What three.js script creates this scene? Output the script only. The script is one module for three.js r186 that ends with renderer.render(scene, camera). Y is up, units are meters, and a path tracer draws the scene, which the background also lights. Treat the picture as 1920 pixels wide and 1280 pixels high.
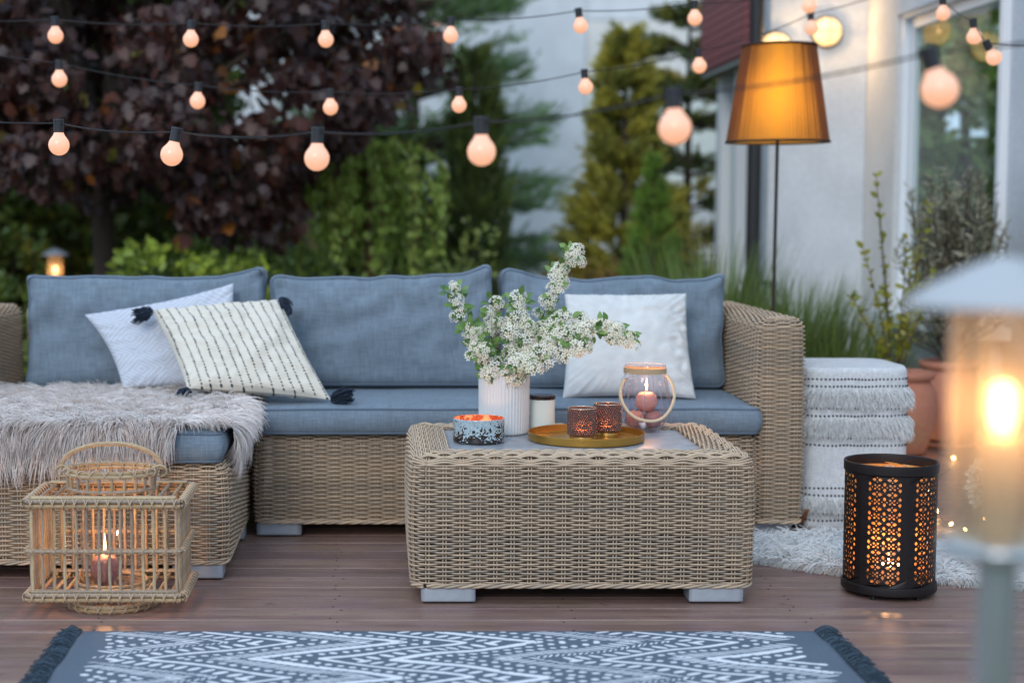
import * as THREE from 'three';
import { mergeGeometries } from 'three/addons/utils/BufferGeometryUtils.js';
import { createNoise2D, createNoise3D } from 'simplex-noise';

// ---------------------------------------------------------------- camera, sky, sun, exposure
const scene = new THREE.Scene();
const camera = new THREE.PerspectiveCamera(24.07, 1.5, 0.05, 120);
camera.position.set(0, 1.06, 0);
camera.rotation.x = -Math.atan(0.08);
camera.setViewOffset(1920, 1280, 250, 0, 1920, 1280);        // the photograph is cropped to the right of its lens axis
camera.focus = 4.5;
camera.userData.fStop = 1.7;

const skyW = 64, skyH = 32, skyData = new Float32Array(skyW * skyH * 4);
for (let j = 0; j < skyH; j++) for (let i = 0; i < skyW; i++) {
  const el = ((j + 0.5) / skyH - 0.5) * Math.PI, k = el > 0 ? 0.78 + 0.2 * Math.sin(el) : 0.5;
  skyData.set([0.64 * k, 0.85 * k, 1.13 * k, 1], (j * skyW + i) * 4);
}
const skyTexture = new THREE.DataTexture(skyData, skyW, skyH, THREE.RGBAFormat, THREE.FloatType);
skyTexture.mapping = THREE.EquirectangularReflectionMapping;
skyTexture.magFilter = THREE.LinearFilter;
skyTexture.needsUpdate = true;
scene.background = skyTexture;
scene.environment = skyTexture;

const sun = new THREE.DirectionalLight(new THREE.Color(1.0, 0.97, 0.93), 0.8);
sun.position.set(-3, 6, 5.5);
sun.target.position.set(0.4, 0, -5);
sun.castShadow = true;
sun.shadow.radius = 40;
sun.shadow.mapSize.set(2048, 2048);
Object.assign(sun.shadow.camera, { left: -8, right: 8, top: 8, bottom: -8, near: 0.5, far: 40 });
scene.add(sun, sun.target);

const renderer = new THREE.WebGLRenderer({ antialias: true });
renderer.toneMapping = THREE.LinearToneMapping;
renderer.toneMappingExposure = 1.4;
renderer.shadowMap.enabled = true;

// ---------------------------------------------------------------- helpers
let seedState = 12345;
const rnd = () => { seedState = (seedState + 0x6d2b79f5) | 0; let t = Math.imul(seedState ^ (seedState >>> 15), 1 | seedState); t = (t + Math.imul(t ^ (t >>> 7), 61 | t)) ^ t; return ((t ^ (t >>> 14)) >>> 0) / 4294967296; };
const rr = (a, b) => a + (b - a) * rnd();
const n2 = createNoise2D(rnd), n3 = createNoise3D(rnd);
const PI = Math.PI, V = (x, y, z) => new THREE.Vector3(x, y, z);
const clamp = THREE.MathUtils.clamp, lerp = THREE.MathUtils.lerp, sstep = THREE.MathUtils.smoothstep;
const rgb = (r, g, b) => new THREE.Color().setRGB(r, g, b);
const taken = {};
const numbered = (name) => { const k = (taken[name] = (taken[name] ?? -1) + 1); return k ? name + '_' + String(k).padStart(3, '0') : name; };
const ready = (o) => { o.castShadow = o.receiveShadow = true; return o; };
const say = (o, label, category, group) => { o.userData.label = label; if (category) o.userData.category = category; if (group) o.userData.group = group; return o; };
function thing(name, label, category, p = [0, 0, 0], turn = 0, group) {
  const o = new THREE.Group(); o.name = numbered(name); o.position.set(...p); o.rotation.y = turn; scene.add(o);
  return say(o, label, category, group);
}
function part(name, geo, mat, parent, p, kind) {
  const m = ready(new THREE.Mesh(geo, mat)); m.name = name; if (p) m.position.set(...p); if (kind) m.userData.kind = kind; parent.add(m); return m;
}
function solo(name, geo, mat, label, category, p, group) {
  const m = ready(new THREE.Mesh(geo, mat)); m.name = numbered(name); if (p) m.position.set(...p); scene.add(m); return say(m, label, category, group);
}
function struct(name, geo, mat, label, p) {
  const m = ready(geo ? new THREE.Mesh(geo, mat) : new THREE.Group()); m.name = numbered(name); if (p) m.position.set(...p); m.userData.kind = 'structure'; m.userData.label = label; scene.add(m); return m;
}
const phys = (o) => new THREE.MeshPhysicalMaterial(o);
const std = (color, roughness = 0.8, more = {}) => new THREE.MeshPhysicalMaterial({ color, roughness, ...more });

// a builder that collects tubes, sheets and boxes into one geometry
class MB {
  constructor(colored) { this.p = []; this.n = []; this.u = []; this.c = colored ? [] : null; this.i = []; }
  vert(p, n, u, v, c) { this.p.push(p.x, p.y, p.z); this.n.push(n.x, n.y, n.z); this.u.push(u, v); if (this.c) this.c.push(c.r, c.g, c.b); return this.p.length / 3 - 1; }
  tube(pts, r, nr = 6, { closed = false, color, cap = false, flat = 1 } = {}) {
    const N = pts.length, up = V(), T = V(), A = V(), B = V(), q = V(), nn = V(); let len = 0; const base = this.p.length / 3;
    for (let k = 0; k < N; k++) {
      const a = pts[closed ? (k - 1 + N) % N : Math.max(0, k - 1)], b = pts[closed ? (k + 1) % N : Math.min(N - 1, k + 1)];
      T.subVectors(b, a).normalize();
      if (k === 0) { up.set(0, 1, 0); if (Math.abs(T.y) > 0.9) up.set(1, 0, 0); A.crossVectors(T, up).normalize(); } else { len += pts[k].distanceTo(pts[k - 1]); A.addScaledVector(T, -A.dot(T)).normalize(); }
      B.crossVectors(T, A);
      const rad = typeof r === 'function' ? r(k / (N - 1)) : r;
      for (let j = 0; j <= nr; j++) {
        const t = (j / nr) * 2 * PI; nn.set(0, 0, 0).addScaledVector(A, Math.cos(t)).addScaledVector(B, Math.sin(t) * flat);
        q.copy(pts[k]).addScaledVector(nn, rad); this.vert(q, nn, len, (j / nr) * 2 * PI * rad, color);
      }
    }
    const R = nr + 1, last = closed ? N : N - 1;
    for (let k = 0; k < last; k++) for (let j = 0; j < nr; j++) {
      const a = base + k * R + j, b = base + ((k + 1) % N) * R + j; this.i.push(a, a + 1, b, b, a + 1, b + 1);
    }
    if (cap && !closed) for (const e of [0, N - 1]) {
      T.subVectors(pts[e ? N - 1 : 0], pts[e ? N - 2 : 1]).normalize();
      const c = this.vert(pts[e], T, 0, 0, color), o = base + e * R; for (let j = 0; j < nr; j++) e ? this.i.push(c, o + j, o + j + 1) : this.i.push(c, o + j + 1, o + j);
    }
    return this;
  }
  geo(g, m, color) { // merge another geometry
    const G = m ? g.clone().applyMatrix4(m) : g, base = this.p.length / 3, P = G.attributes.position, N = G.attributes.normal, U = G.attributes.uv;
    for (let k = 0; k < P.count; k++) { this.p.push(P.getX(k), P.getY(k), P.getZ(k)); this.n.push(N.getX(k), N.getY(k), N.getZ(k)); this.u.push(U ? U.getX(k) : 0, U ? U.getY(k) : 0); if (this.c) this.c.push(color.r, color.g, color.b); }
    if (G.index) for (const k of G.index.array) this.i.push(base + k); else for (let k = 0; k < P.count; k++) this.i.push(base + k);
    return this;
  }
  box(w, h, d, x, y, z, color) { return this.geo(new THREE.BoxGeometry(w, h, d), new THREE.Matrix4().makeTranslation(x, y, z), color); }
  build() {
    const g = new THREE.BufferGeometry();
    g.setAttribute('position', new THREE.Float32BufferAttribute(this.p, 3)); g.setAttribute('normal', new THREE.Float32BufferAttribute(this.n, 3)); g.setAttribute('uv', new THREE.Float32BufferAttribute(this.u, 2));
    if (this.c) g.setAttribute('color', new THREE.Float32BufferAttribute(this.c, 3));
    g.setIndex(this.i); return g;
  }
}
const tubeGeo = (pts, r, nr = 8, o = {}) => new MB().tube(pts, r, nr, { cap: true, ...o }).build();
const curvePts = (pts, n, closed = false) => new THREE.CatmullRomCurve3(pts.map((p) => (p.isVector3 ? p : V(...p))), closed).getPoints(n);
const lathe = (prof, n = 48) => new THREE.LatheGeometry(prof.map(([x, y]) => new THREE.Vector2(x, y)), n);
function smoothNormals(g) {
  g.computeVertexNormals();
  const P = g.attributes.position, N = g.attributes.normal, m = new Map(), key = (k) => Math.round(P.getX(k) * 2e4) + ',' + Math.round(P.getY(k) * 2e4) + ',' + Math.round(P.getZ(k) * 2e4);
  for (let k = 0; k < P.count; k++) { const s = key(k), v = m.get(s) ?? [0, 0, 0]; v[0] += N.getX(k); v[1] += N.getY(k); v[2] += N.getZ(k); m.set(s, v); }
  for (let k = 0; k < P.count; k++) { const v = m.get(key(k)), l = Math.hypot(...v) || 1; N.setXYZ(k, v[0] / l, v[1] / l, v[2] / l); }
  return g;
}
// a box with rounded edges, dense enough to be deformed; uv in metres
function softBox(w, h, d, nx, ny, nz, r, deform, even = 0.5) {
  const g = new THREE.BoxGeometry(w, h, d, nx, ny, nz), P = g.attributes.position, N = g.attributes.normal, U = g.attributes.uv, p = V(), q = V(), S = [w / 2, h / 2, d / 2];
  for (let k = 0; k < P.count; k++) {
    p.fromBufferAttribute(P, k);
    for (let a = 0; a < 3; a++) { const t = p.getComponent(a) / S[a]; p.setComponent(a, S[a] * (even * t + (1 - even) * Math.sin((t * PI) / 2))); }
    const ax = Math.abs(N.getX(k)), ay = Math.abs(N.getY(k));
    ax > 0.5 ? U.setXY(k, p.z, p.y) : ay > 0.5 ? U.setXY(k, p.x, p.z) : U.setXY(k, p.x, p.y);
    for (let a = 0; a < 3; a++) q.setComponent(a, clamp(p.getComponent(a), r - S[a], S[a] - r));
    p.sub(q); const l = p.length(); if (l > 1e-9) p.multiplyScalar(r / l); p.add(q);
    deform?.(p, w, h, d); P.setXYZ(k, p.x, p.y, p.z);
  }
  return smoothNormals(g);
}
const bevelBox = (w, h, d, r = 0.004) => softBox(w, h, d, 5, 5, 5, r, null, 0.15);
function loopXY(w, h, rc, n = 24) { // rounded rectangle outline as [x, y] points
  const out = [], X = w / 2 - rc, Y = h / 2 - rc;
  for (const [cx, cy, a0] of [[X, Y, 0], [-X, Y, PI / 2], [-X, -Y, PI], [X, -Y, 1.5 * PI]]) for (let k = 0; k <= 6; k++) { const a = a0 + (k / 6) * PI / 2; out.push([cx + rc * Math.cos(a), cy + rc * Math.sin(a)]); }
  const fine = []; for (let k = 0; k < out.length; k++) { const a = out[k], b = out[(k + 1) % out.length], L = Math.hypot(a[0] - b[0], a[1] - b[1]), m = Math.max(1, Math.ceil(L / (Math.max(w, h) / n))); for (let j = 0; j < m; j++) fine.push([lerp(a[0], b[0], j / m), lerp(a[1], b[1], j / m)]); }
  return fine;
}
// copies of one small geometry with their own place, turn, size and tint
function copies(name, geo, mat, items, parent, kind = 'stuff') {
  const m = ready(new THREE.InstancedMesh(geo, mat, items.length)), M = new THREE.Matrix4(); m.name = name; if (kind) m.userData.kind = kind;
  items.forEach((it, k) => { M.compose(it.p, it.q, it.s.isVector3 ? it.s : V(it.s, it.s, it.s)); m.setMatrixAt(k, M); if (it.c) m.setColorAt(k, it.c); });
  parent?.add(m); return m;
}
const qUp = (y, spin = rnd() * 6.283) => new THREE.Quaternion().setFromUnitVectors(V(0, 1, 0), y.clone().normalize()).multiply(new THREE.Quaternion().setFromAxisAngle(V(0, 1, 0), spin));
const qBasis = (y, zHint) => { const Y = y.clone().normalize(), X = V().crossVectors(Y, zHint).normalize(), Z = V().crossVectors(X, Y); return new THREE.Quaternion().setFromRotationMatrix(new THREE.Matrix4().makeBasis(X, Y, Z)); };
const qRand = () => new THREE.Quaternion().setFromEuler(new THREE.Euler(rr(0, 6.3), rr(0, 6.3), rr(0, 6.3)));
const mixC = (list) => { const a = list[Math.floor(rnd() * list.length)], b = list[Math.floor(rnd() * list.length)]; return a.clone().lerp(b, rnd()); };

// ---------------------------------------------------------------- textures
function pnoise(px, py, seed = 0) { // value noise that repeats every px, py cells
  const h = (x, y) => { let t = Math.imul(((x % px) + px) % px, 374761393) + Math.imul(((y % py) + py) % py, 668265263) + Math.imul(seed, 2246822519); t = Math.imul(t ^ (t >>> 13), 1274126177); return ((t ^ (t >>> 16)) >>> 0) / 4294967296; };
  return (u, v) => { const x = u * px, y = v * py, i = Math.floor(x), j = Math.floor(y), fx = x - i, fy = y - j, sx = fx * fx * (3 - 2 * fx), sy = fy * fy * (3 - 2 * fy); return lerp(lerp(h(i, j), h(i + 1, j), sx), lerp(h(i, j + 1), h(i + 1, j + 1), sx), sy); };
}
function dataTex(w, h, f, srgb = false, rep = [1, 1]) {
  const d = new Uint8Array(w * h * 4);
  for (let y = 0; y < h; y++) for (let x = 0; x < w; x++) { const c = f((x + 0.5) / w, (y + 0.5) / h, x, y), o = (y * w + x) * 4; for (let k = 0; k < 3; k++) d[o + k] = clamp(255 * (c.length ? c[k] : c), 0, 255); d[o + 3] = 255; }
  const t = new THREE.DataTexture(d, w, h); t.magFilter = THREE.LinearFilter; t.wrapS = t.wrapT = THREE.RepeatWrapping; if (srgb) t.colorSpace = THREE.SRGBColorSpace; t.repeat.set(...rep); t.needsUpdate = true; return t;
}
function canvasTex(w, h, draw, srgb = true) {
  const c = document.createElement('canvas'); c.width = w; c.height = h; draw(c.getContext('2d'), w, h);
  const t = new THREE.CanvasTexture(c); t.magFilter = THREE.LinearFilter; t.wrapS = t.wrapT = THREE.RepeatWrapping; if (srgb) t.colorSpace = THREE.SRGBColorSpace; return t;
}
const sized = (t, u, v = u) => { const c = t.clone(); c.repeat.set(1 / u, 1 / v); c.needsUpdate = true; return c; };

// linen: uneven threads both ways
const slubA = pnoise(10, 256, 1), slubB = pnoise(256, 10, 2), grainA = pnoise(256, 256, 3), cloudA = pnoise(5, 5, 4), cloudB = pnoise(17, 17, 5);
const linen = (u, v) => 0.5 + 0.34 * (slubA(u, v) - 0.5) + 0.34 * (slubB(u, v) - 0.5) + 0.2 * (grainA(u, v) - 0.5);
const linenColor = dataTex(512, 512, (u, v) => { const k = 0.9 + 0.36 * (linen(u, v) - 0.5) + 0.05 * (cloudA(u, v) - 0.5) + 0.04 * (cloudB(u, v) - 0.5); return [k, k, k * 1.0]; }, true);
const linenBump = dataTex(512, 512, linen);
const mottle = dataTex(512, 512, (u, v) => 0.965 + 0.05 * (cloudA(u, v) - 0.5) + 0.05 * (cloudB(u, v) - 0.5) + 0.08 * (grainA(u, v) - 0.5), true);
const fineBump = dataTex(256, 256, (u, v) => 0.6 * grainA(u, v) + 0.4 * cloudB(u, v));
const linenMat = (color, more = {}) => phys({ color, roughness: 0.92, map: sized(linenColor, 0.3), bumpMap: sized(linenBump, 0.3), bumpScale: 0.0007, sheen: 0.3, sheenRoughness: 0.6, sheenColor: rgb(0.5, 0.55, 0.6), ...more });

// ---------------------------------------------------------------- ground and deck
const soilMat = std(rgb(0.1, 0.11, 0.05), 1, { map: sized(mottle, 1.3), bumpMap: sized(fineBump, 0.5), bumpScale: 0.02 });
{ const g = new THREE.PlaneGeometry(160, 160); g.rotateX(-PI / 2); const U = g.attributes.uv; for (let k = 0; k < U.count; k++) U.setXY(k, U.getX(k) * 160, U.getY(k) * 160); struct('ground', g, soilMat, 'dark planted soil of the garden bed beyond the terrace', [0, -0.1, -20]); }

const streakA = pnoise(6, 90, 11), streakB = pnoise(24, 200, 12), streakC = pnoise(3, 12, 13), brush = pnoise(10, 230, 14);
const woodF = (u, v) => 0.88 + 0.1 * (streakA(u, v) - 0.5) + 0.12 * (streakB(u, v) - 0.5) + 0.1 * (cloudB(u, v) - 0.5) + 0.1 * (grainA(u, v) - 0.5) + 0.14 * (streakC(u, v) - 0.5);
const woodColor = dataTex(512, 512, (u, v) => { const k = woodF(u, v), s = cloudB(u, v) > 0.93 && grainA(u, v) > 0.6 ? 0.6 : 1; return [k * s, k * s * (0.96 + 0.06 * streakC(u, v)), k * s * (0.95 + 0.08 * streakC(v, u))]; }, true);
const woodBump = dataTex(512, 512, (u, v) => 0.5 * brush(u, v) + 0.3 * streakB(u, v) + 0.2 * grainA(u, v));
const woodRough = dataTex(256, 256, (u, v) => 0.72 + 0.25 * (cloudA(u, v) - 0.5) + 0.25 * (streakA(u, v) - 0.5));
const deckMats = [[0.29, 0.18, 0.145], [0.33, 0.2, 0.16], [0.25, 0.16, 0.135], [0.31, 0.195, 0.162]].map((c) => phys({ color: rgb(...c), roughness: 0.66, roughnessMap: sized(woodRough, 1.7, 0.5), map: sized(woodColor, 1.4, 0.36), bumpMap: sized(woodBump, 1.1, 0.3), bumpScale: 0.0006 }));
const deck = struct('wooden_deck', null, null, 'reddish brown terrace of long composite boards');
{
  const pitch = 0.123, gap = 0.007, variants = [];
  for (let v = 0; v < 5; v++) {
    const sh = new THREE.Shape(), hw = (pitch - gap) / 2, t = 0.025, b = 0.0026;
    sh.moveTo(-hw, -t); sh.lineTo(hw, -t); sh.lineTo(hw, -b); sh.lineTo(hw - b, 0);
    sh.lineTo(-hw + b, 0); sh.lineTo(-hw, -b); sh.lineTo(-hw, -t);
    const g = new THREE.ExtrudeGeometry(sh, { depth: 7.6, bevelEnabled: false }); g.rotateY(PI / 2); g.translate(-3.8, 0, 0);
    const P = g.attributes.position, U = g.attributes.uv; for (let k = 0; k < P.count; k++) U.setXY(k, P.getX(k) + v * 0.37, P.getZ(k) + v * 0.211 + P.getY(k));
    variants.push(g);
  }
  for (let k = 0; k < 58; k++) part('plank', variants[k % 5], deckMats[Math.floor(rnd() * 4)], deck, [0.2 + rr(-0.2, 0.2), 0, -1.1 - k * pitch]);
  const nail = new THREE.CylinderGeometry(0.0032, 0.0032, 0.002, 8), nails = new MB();
  for (let k = 0; k < 40; k++) for (let x = -2.6; x < 3; x += 0.62) for (const s of [-1, 1]) nails.geo(nail, new THREE.Matrix4().makeTranslation(x + rr(-0.02, 0.02), 0.0002, -1.1 - (k + 14) * pitch + s * 0.042));
  part('deck_screws', nails.build(), std(rgb(0.03, 0.025, 0.025), 0.6), deck, null, 'stuff');
}

// ---------------------------------------------------------------- house
const plaster = (c) => std(c, 0.95, { map: sized(mottle, 2.2), bumpMap: sized(fineBump, 0.15), bumpScale: 0.0012 });
const whiteWall = plaster(rgb(0.68, 0.71, 0.74)), warmWall = plaster(rgb(0.72, 0.71, 0.68));
const boxUV = (w, h, d) => { const g = new THREE.BoxGeometry(w, h, d), P = g.attributes.position, N = g.attributes.normal, U = g.attributes.uv; for (let k = 0; k < P.count; k++) { Math.abs(N.getX(k)) > 0.5 ? U.setXY(k, P.getZ(k), P.getY(k)) : Math.abs(N.getY(k)) > 0.5 ? U.setXY(k, P.getX(k), P.getZ(k)) : U.setXY(k, P.getX(k), P.getY(k)); } return g; };
const paneMat = phys({ color: rgb(0.93, 0.97, 0.95), roughness: 0.02, transmission: 1, thickness: 0, ior: 1.5, specularIntensity: 0.45 });
const roomMat = std(rgb(0.24, 0.19, 0.13), 0.85), frameMat = std(rgb(0.78, 0.8, 0.82), 0.4);
{
  const o = thing('house', 'white rendered house with red clad upper storey and large windows', 'house', [0, -0.1, 0]);
  const slab = (name, x0, x1, y0, y1, z0, z1, m, parent = o) => part(name, boxUV(x1 - x0, y1 - y0, z1 - z0), m, parent, [(x0 + x1) / 2, (y0 + y1) / 2, (z0 + z1) / 2]);
  // wall that faces the terrace end, then the long wall with its window opening
  slab('wall', 2.3, 2.87, 0, 5.2, -9.9, -9.5, whiteWall);
  slab('wall', 2.873, 2.99, 0, 5.2, -9.9, -8.96, warmWall);
  slab('wall', 2.87, 3.3, 0, 0.568, -8.957, -7.5, whiteWall);
  slab('wall', 2.87, 3.3, 2.25, 5.2, -8.957, -7.5, whiteWall);
  slab('pillar', 2.93, 6, 0, 5.2, -7.497, -3.2, whiteWall);
  const fr = new MB(); for (const [z0, z1, y0, y1] of [[-8.955, -8.91, 0.64, 2.25], [-7.54, -7.5, 0.64, 2.25], [-8.91, -7.54, 0.63, 0.665], [-8.91, -7.54, 2.225, 2.25]]) fr.box(0.05, y1 - y0, z1 - z0, 2.915, (y0 + y1) / 2, (z0 + z1) / 2);
  part('window_frame', fr.build(), frameMat, o);
  const win = new THREE.Group(); win.name = 'window'; win.position.set(2.945, 0.672, -8.905); win.userData.label = 'tall window with garden trees showing through the glass'; o.add(win);
  part('pane', boxUV(0.008, 1.44, 1.24), paneMat, win, [0, 0.775, 0.675]);
  const sash = new MB(); for (const [z0, z1, y0, y1] of [[0, 0.055, 0, 1.55], [1.295, 1.35, 0, 1.55], [0.055, 1.295, 0, 0.055], [0.055, 1.295, 1.495, 1.55]]) sash.box(0.04, y1 - y0, z1 - z0, 0, (y0 + y1) / 2, (z0 + z1) / 2);
  part('sash', sash.build(), frameMat, win);
  slab('sill', 2.75, 2.99, 0.571, 0.629, -9.01, -7.39, frameMat);
  // clad upper storey that juts over the glazed corner
  slab('upper_storey', 2.27, 3.3, 2.13, 5.2, -11.3, -9.903, std(rgb(0.16, 0.045, 0.045), 0.8));
  slab('soffit', 2.262, 3.31, 2.1, 2.127, -11.31, -9.906, std(rgb(0.3, 0.3, 0.28), 0.8));
  const cladMats = [[0.24, 0.068, 0.07], [0.26, 0.076, 0.076], [0.22, 0.064, 0.068]].map((c) => std(rgb(...c), 0.65, { bumpMap: sized(fineBump, 0.2), bumpScale: 0.001 }));
  const board = bevelBox(0.02, 0.052, 1.43, 0.004);
  for (let k = 0; k < 26; k++) part('cladding_board', board, cladMats[Math.floor(rnd() * 3)], o, [2.258, 2.16 + k * 0.056, -10.615]);
  const boardB = bevelBox(0.3, 0.052, 0.02, 0.004);
  for (let k = 0; k < 26; k++) part('cladding_board', boardB, cladMats[Math.floor(rnd() * 3)], o, [2.4, 2.16 + k * 0.056, -11.31]);
  // glazed corner below it
  slab('plinth', 2.36, 2.5, 0, 0.3, -11.2, -9.905, whiteWall);
  for (const [z, w] of [[-11.14, 0.13], [-10.62, 0.1], [-10.1, 0.1]]) slab('window_post', 2.35, 2.48, 0.303, 2.097, z - w / 2, z + w / 2, frameMat);
  for (const [z0, z1] of [[-11.073, -10.672], [-10.568, -10.152]]) { const p = slab('window_pane', 2.42, 2.43, 0.305, 2.095, z0, z1, paneMat); p.userData.label = 'narrow pane of the glazed corner'; }
  slab('room', 2.9, 2.95, 0.3, 2.09, -11.2, -9.91, roomMat);
  // downpipe and its brackets
  const pipe = part('drainpipe', tubeGeo([V(2.2, 0, -9.42), V(2.2, 2.5, -9.42), V(2.2, 5, -9.42)], 0.043, 16), std(rgb(0.016, 0.015, 0.016), 0.45), o);
  for (const y of [0.75, 2.0]) { const b = new MB(); b.geo(new THREE.CylinderGeometry(0.05, 0.05, 0.03, 16), new THREE.Matrix4().makeTranslation(2.2, y, -9.42)); b.box(0.16, 0.02, 0.02, 2.27, y, -9.46); b.box(0.02, 0.02, 0.08, 2.34, y, -9.47); part('bracket', b.build(), std(rgb(0.02, 0.02, 0.02), 0.5), pipe); }
}
// round bulkhead lamps on the end wall
const sconceGlow = phys({ color: rgb(0.6, 0.5, 0.35), emissive: rgb(1, 0.6, 0.22), emissiveIntensity: 1.25, roughness: 0.4 });
function sconce(x, y, label) {
  const o = thing('wall_lamp', label, 'wall lamp', [x, y, -9.5], 0, 'bulkhead lamps on the house');
  part('backplate', lathe([[0, 0], [0.092, 0], [0.096, 0.012], [0.09, 0.03], [0.086, 0.03]], 32).rotateX(PI / 2), std(rgb(0.05, 0.045, 0.04), 0.5), o);
  part('bulb_dome', lathe([[0, 0.085], [0.03, 0.082], [0.058, 0.07], [0.076, 0.048], [0.082, 0.022], [0.082, 0.004]].reverse(), 32).rotateX(PI / 2), sconceGlow, o);
  const cage = new MB(); cage.tube(curvePts([[-0.084, 0, 0.03], [-0.06, 0, 0.078], [0, 0, 0.094], [0.06, 0, 0.078], [0.084, 0, 0.03]], 16), 0.004, 6); cage.tube(curvePts([[0, -0.084, 0.03], [0, -0.06, 0.078], [0, 0, 0.094], [0, 0.06, 0.078], [0, 0.084, 0.03]], 16), 0.004, 6);
  part('guard', cage.build(), std(rgb(0.5, 0.42, 0.3), 0.5), o);
  const l = new THREE.PointLight(rgb(1, 0.62, 0.28), 0.24); l.position.set(x, y, -9.44); l.castShadow = true; scene.add(l);
}
sconce(2.625, 2.12, 'round glowing bulkhead lamp standing clear on the white wall');
sconce(2.33, 2.03, 'round glowing bulkhead lamp half hidden behind the lampshade');

// ---------------------------------------------------------------- pale wall of the neighbouring building
{
  const o = thing('neighbour_building', 'pale grey concrete wall of the building behind the trees', 'building', [0, -0.1, -17.5]);
  part('wall', boxUV(9, 9, 0.4), plaster(rgb(0.36, 0.38, 0.4)), o, [1.6, 4.5, -0.22]);
  const tones = [plaster(rgb(0.8, 0.82, 0.84)), plaster(rgb(0.86, 0.88, 0.9)), plaster(rgb(0.9, 0.87, 0.82)), plaster(rgb(0.8, 0.85, 0.8))];
  const rects = [[-2.9, 2.24, 0, 3.6, 0], [-2.9, 2.24, 3.61, 9, 0], [2.25, 6.1, 3.24, 9, 1], [2.25, 6.1, 2.6, 3.23, 2], [2.25, 6.1, 1.5, 2.59, 3], [2.25, 6.1, 0, 1.49, 0]];
  for (const [x0, x1, y0, y1, t] of rects) part('wall_panel', boxUV(x1 - x0, y1 - y0, 0.03), tones[t], o, [(x0 + x1) / 2, (y0 + y1) / 2, 0]);
}

// ---------------------------------------------------------------- woven furniture
const wickerMat = phys({ color: rgb(1, 1, 1), vertexColors: true, roughness: 0.62, bumpMap: sized(fineBump, 0.03), bumpScale: 0.0002 });
const coreMat = std(rgb(0.48, 0.38, 0.27), 1), footMat = phys({ color: rgb(0.46, 0.49, 0.53), roughness: 0.42, metalness: 0.35, map: sized(mottle, 0.3) });
const reedTones = [rgb(0.557, 0.417, 0.282), rgb(0.501, 0.373, 0.258), rgb(0.436, 0.339, 0.245), rgb(0.381, 0.309, 0.236), rgb(0.595, 0.444, 0.299), rgb(0.465, 0.348, 0.241)];
function perimeter(w, d, rc) {
  const A = w - 2 * rc, B = d - 2 * rc, q = (PI * rc) / 2, L = [A, q, B, q, A, q, B, q], total = L.reduce((a, b) => a + b);
  return { total, at(s, o) { // fraction along the outline, moved inwards by o -> [x, z, normal x, normal z]
    let t = (((s % 1) + 1) % 1) * total, k = 0; while (k < 7 && t > L[k]) t -= L[k++];
    const f = t / L[k], r = Math.max(rc - o, 0.003), X = w / 2 - o - r, Z = d / 2 - o - r, c = [[1, 1], [1, -1], [-1, -1], [-1, 1]];
    if (k % 2) { const m = (k - 1) / 2, a = PI / 2 - (m + f) * PI / 2, [sx, sz] = c[m]; return [sx * X + r * Math.cos(a), sz * Z + r * Math.sin(a), Math.cos(a), Math.sin(a)]; }
    return [[lerp(-X, X, f), Z + r, 0, 1], [X + r, lerp(Z, -Z, f), 1, 0], [lerp(X, -X, f), -Z - r, 0, -1], [-X - r, lerp(-Z, Z, f), -1, 0]][k / 2];
  } };
}
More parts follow.
